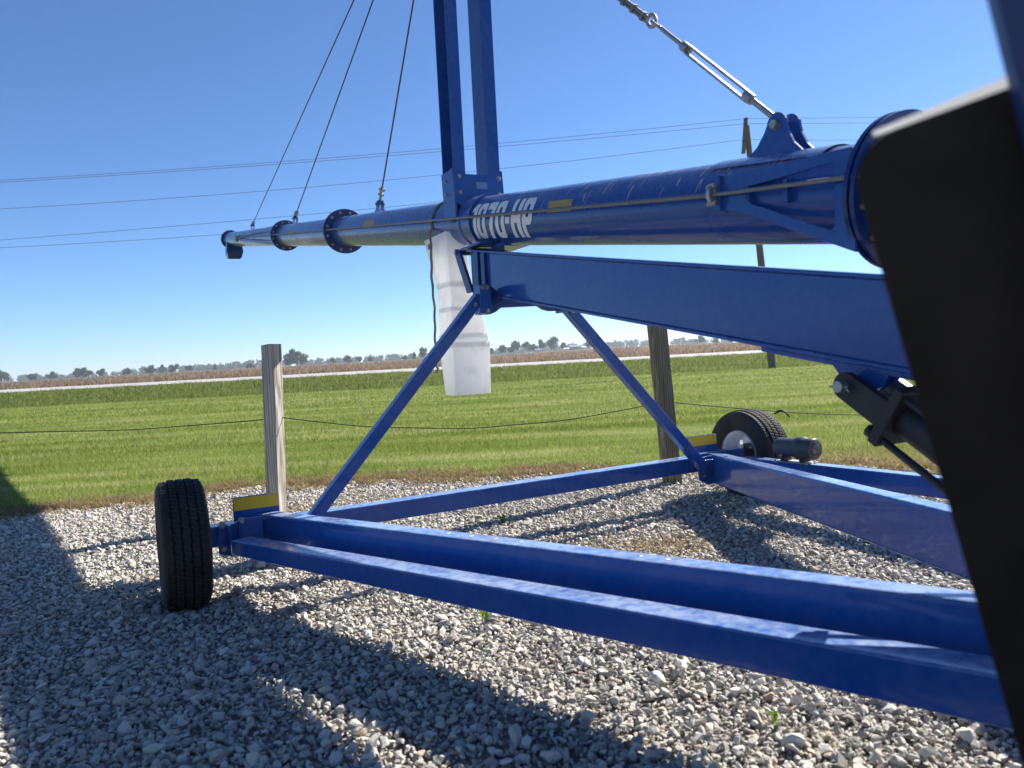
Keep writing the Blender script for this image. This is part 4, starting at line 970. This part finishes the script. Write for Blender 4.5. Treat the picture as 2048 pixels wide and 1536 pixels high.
# dry margin between turf and gravel
x = (rng.random(150000)*2-1)*4.8; e = edge(x); y = e + rng.normal(.11, .14, len(x)); clump = np.sin(x*7.1)+np.sin(x*17.3+2)+np.sin(y*23+x*5); m_ = (clump > -.2 + .9*rng.normal(size=len(x))) & (np.abs(x) < .74*y+.5); x, y = x[m_], y[m_]; n = len(x)
push(blades(x, y, rng.uniform(.03, .09, n), rng.uniform(.0025, .005, n), rng.uniform(.6, .98, n), np.clip(rng.normal(.52, .30, n), 0, 1), flat, 2))
x = rng.uniform(1.7, 3.6, 22000); y = rng.uniform(4.7, 6.2, 22000); n = len(x); push(blades(x, y, rng.uniform(.02, .06, n), rng.uniform(.003, .006, n), rng.uniform(.5, .97, n), np.clip(rng.normal(.6, .28, n), 0, 1), flat, 1))
for cx, cy, r_, k in ((.70, 3.50, .15, 900), (.52, 3.42, .20, 1100), (-1.55, 4.85, .16, 700), (-2.2, 5.1, .25, 700), (-1.0, 5.1, .3, 600)):
    x = rng.normal(cx, r_, k); y = rng.normal(cy, r_*.6, k); push(blades(x, y, rng.uniform(.03, .07, k), rng.uniform(.003, .005, k), rng.uniform(.5, .97, k), np.clip(rng.normal(.45, .3, k), 0, 1), flat, 1))
flush('dry_grass', DRY, 'brown dried grass and thatch along the lawn edge', 'dry grass')
# rough verge
x, y = rand_view(120000, 29.0, 39.7, 1.0); n = len(x); cl = np.sin(x*1.9+y)+np.sin(x*.73+2.1*y)+np.sin(x*4.1); hh = rng.uniform(.05, .22, n)*(1+.45*cl/3); hh *= np.where(y > 38.3, .55, 1)
push(blades(x, y, hh, rng.uniform(.02, .045, n), rng.uniform(.1, .8, n), np.clip(rng.normal(.45, .24, n)+.12*cl/3, 0, 1), flat)); 
x = (rng.random(350)*2-1)*30; y = rng.uniform(36, 39.6, 350); push(blades(x, y, rng.uniform(.4, .65, 350), np.full(350, .012), rng.uniform(.1, .6, 350), np.full(350, 1.0), flat))
flush('verge_grass', VERGE, 'rough dark green grass on the bank below the road', 'grass')
# corn stubble
y = 48.5 + 170*rng.random(52000)**1.9; x = (rng.random(52000)*2-1)*(.72*y+1); n = len(x)
push(blades(x, y, rng.uniform(.10, .30, n)*(1+y/300), rng.uniform(.02, .05, n)*(1+y/60), rng.uniform(.1, .9, n), rng.random(n), flat)); flush('field_stubble', STUBBLE, 'cut brown crop stubble across the field', 'stubble')

# fallen leaf
g = G(); lf = V(-.40, 2.32, float(yard(-.40, 2.32))+.022); L_ = [(-.5, 0, .1), (-.2, .22, .0), (.15, .26, .08), (.5, .02, .25), (.15, -.2, .1), (-.2, -.18, .05)]
g.add([lf + V(a_*.055, b_*.055, c_*.05) for a_, b_, c_ in L_] + [lf + V(.002, 0, -.004)], [(i, (i+1) % 6, 6) for i in range(6)]); lfe = g.build('fallen_leaf', simple('dry_leaf', (0.28, 0.19, 0.09), 0.8, 0, 0.3, 60)); so = lfe.modifiers.new('thick', 'SOLIDIFY'); so.thickness = .0006
tag(lfe, 'curled tan dry leaf lying on the lit gravel below the near arms', 'leaf')

# small sprouts in the gravel
def sprout(x, y, r_, k, label):
    z = float(yard(x, y)); e = empty('sprout', (x, y, z)); tag(e, label, 'weed', 'green sprouts in the gravel'); g = G(); tn = []
    for i in range(k):
        a = 6.28*i/k + random.uniform(-.3, .3); d = V(math.cos(a), math.sin(a), 0); q = V(-d.y, d.x, 0); L = r_*random.uniform(.6, 1.1); zz = random.uniform(.015, .04); w = L*.34
        c = V(x, y, z+.012); g.add([c, c+d*L*.35+V(0, 0, zz)-q*w*.6, c+d*L*.35+V(0, 0, zz)+q*w*.6, c+d*L*.75+V(0, 0, zz*1.15)-q*w*.5, c+d*L*.75+V(0, 0, zz*1.15)+q*w*.5, c+d*L+V(0, 0, zz*.8)], [(0, 1, 2), (1, 3, 4, 2), (3, 5, 4)])
    o = g.build('leaf_rosette', WEED, e); at_ = o.data.attributes.new('tone', 'FLOAT', 'POINT'); at_.data.foreach_set('value', np.random.default_rng(3).random(len(o.data.vertices)).astype(np.float32))
    g = G(); g.path([V(x, y, z-.01), V(x, y, z+.02)], .002, 5); g.build('stem', BARK, e)
sprout(-.135, 2.60, .034, 7, 'bright green sprout in lit gravel just below the near frame arms')
sprout(-.09, 4.16, .045, 8, 'green sprout in gravel between the axle and the near arms')
sprout(.575, 1.77, .022, 6, 'tiny green sprout in the gravel at lower right')

# ------------------------------------------------------------------ haze
HAZE = True
if HAZE:
    mt = bpy.data.materials.new('haze'); mt.use_nodes = True; nt = mt.node_tree; nt.nodes.clear()
    out = nt.nodes.new('ShaderNodeOutputMaterial'); pv = nt.nodes.new('ShaderNodeVolumePrincipled'); pv.inputs['Color'].default_value = (.80, .90, 1.0, 1); pv.inputs['Density'].default_value = .00045; pv.inputs['Anisotropy'].default_value = .3
    nt.links.new(pv.outputs[0], out.inputs['Volume'])
    g = G(); g.hexa([V(-4100, -70, -3.2), V(4100, -70, -3.2), V(4100, 5600, -3.2), V(-4100, 5600, -3.2), V(-4100, -70, 14), V(4100, -70, 14), V(4100, 5600, 14), V(-4100, 5600, 14)])
    hz = g.build('haze', mt); tag(hz, 'thin pale haze over the distant fields', 'haze', kind='stuff')
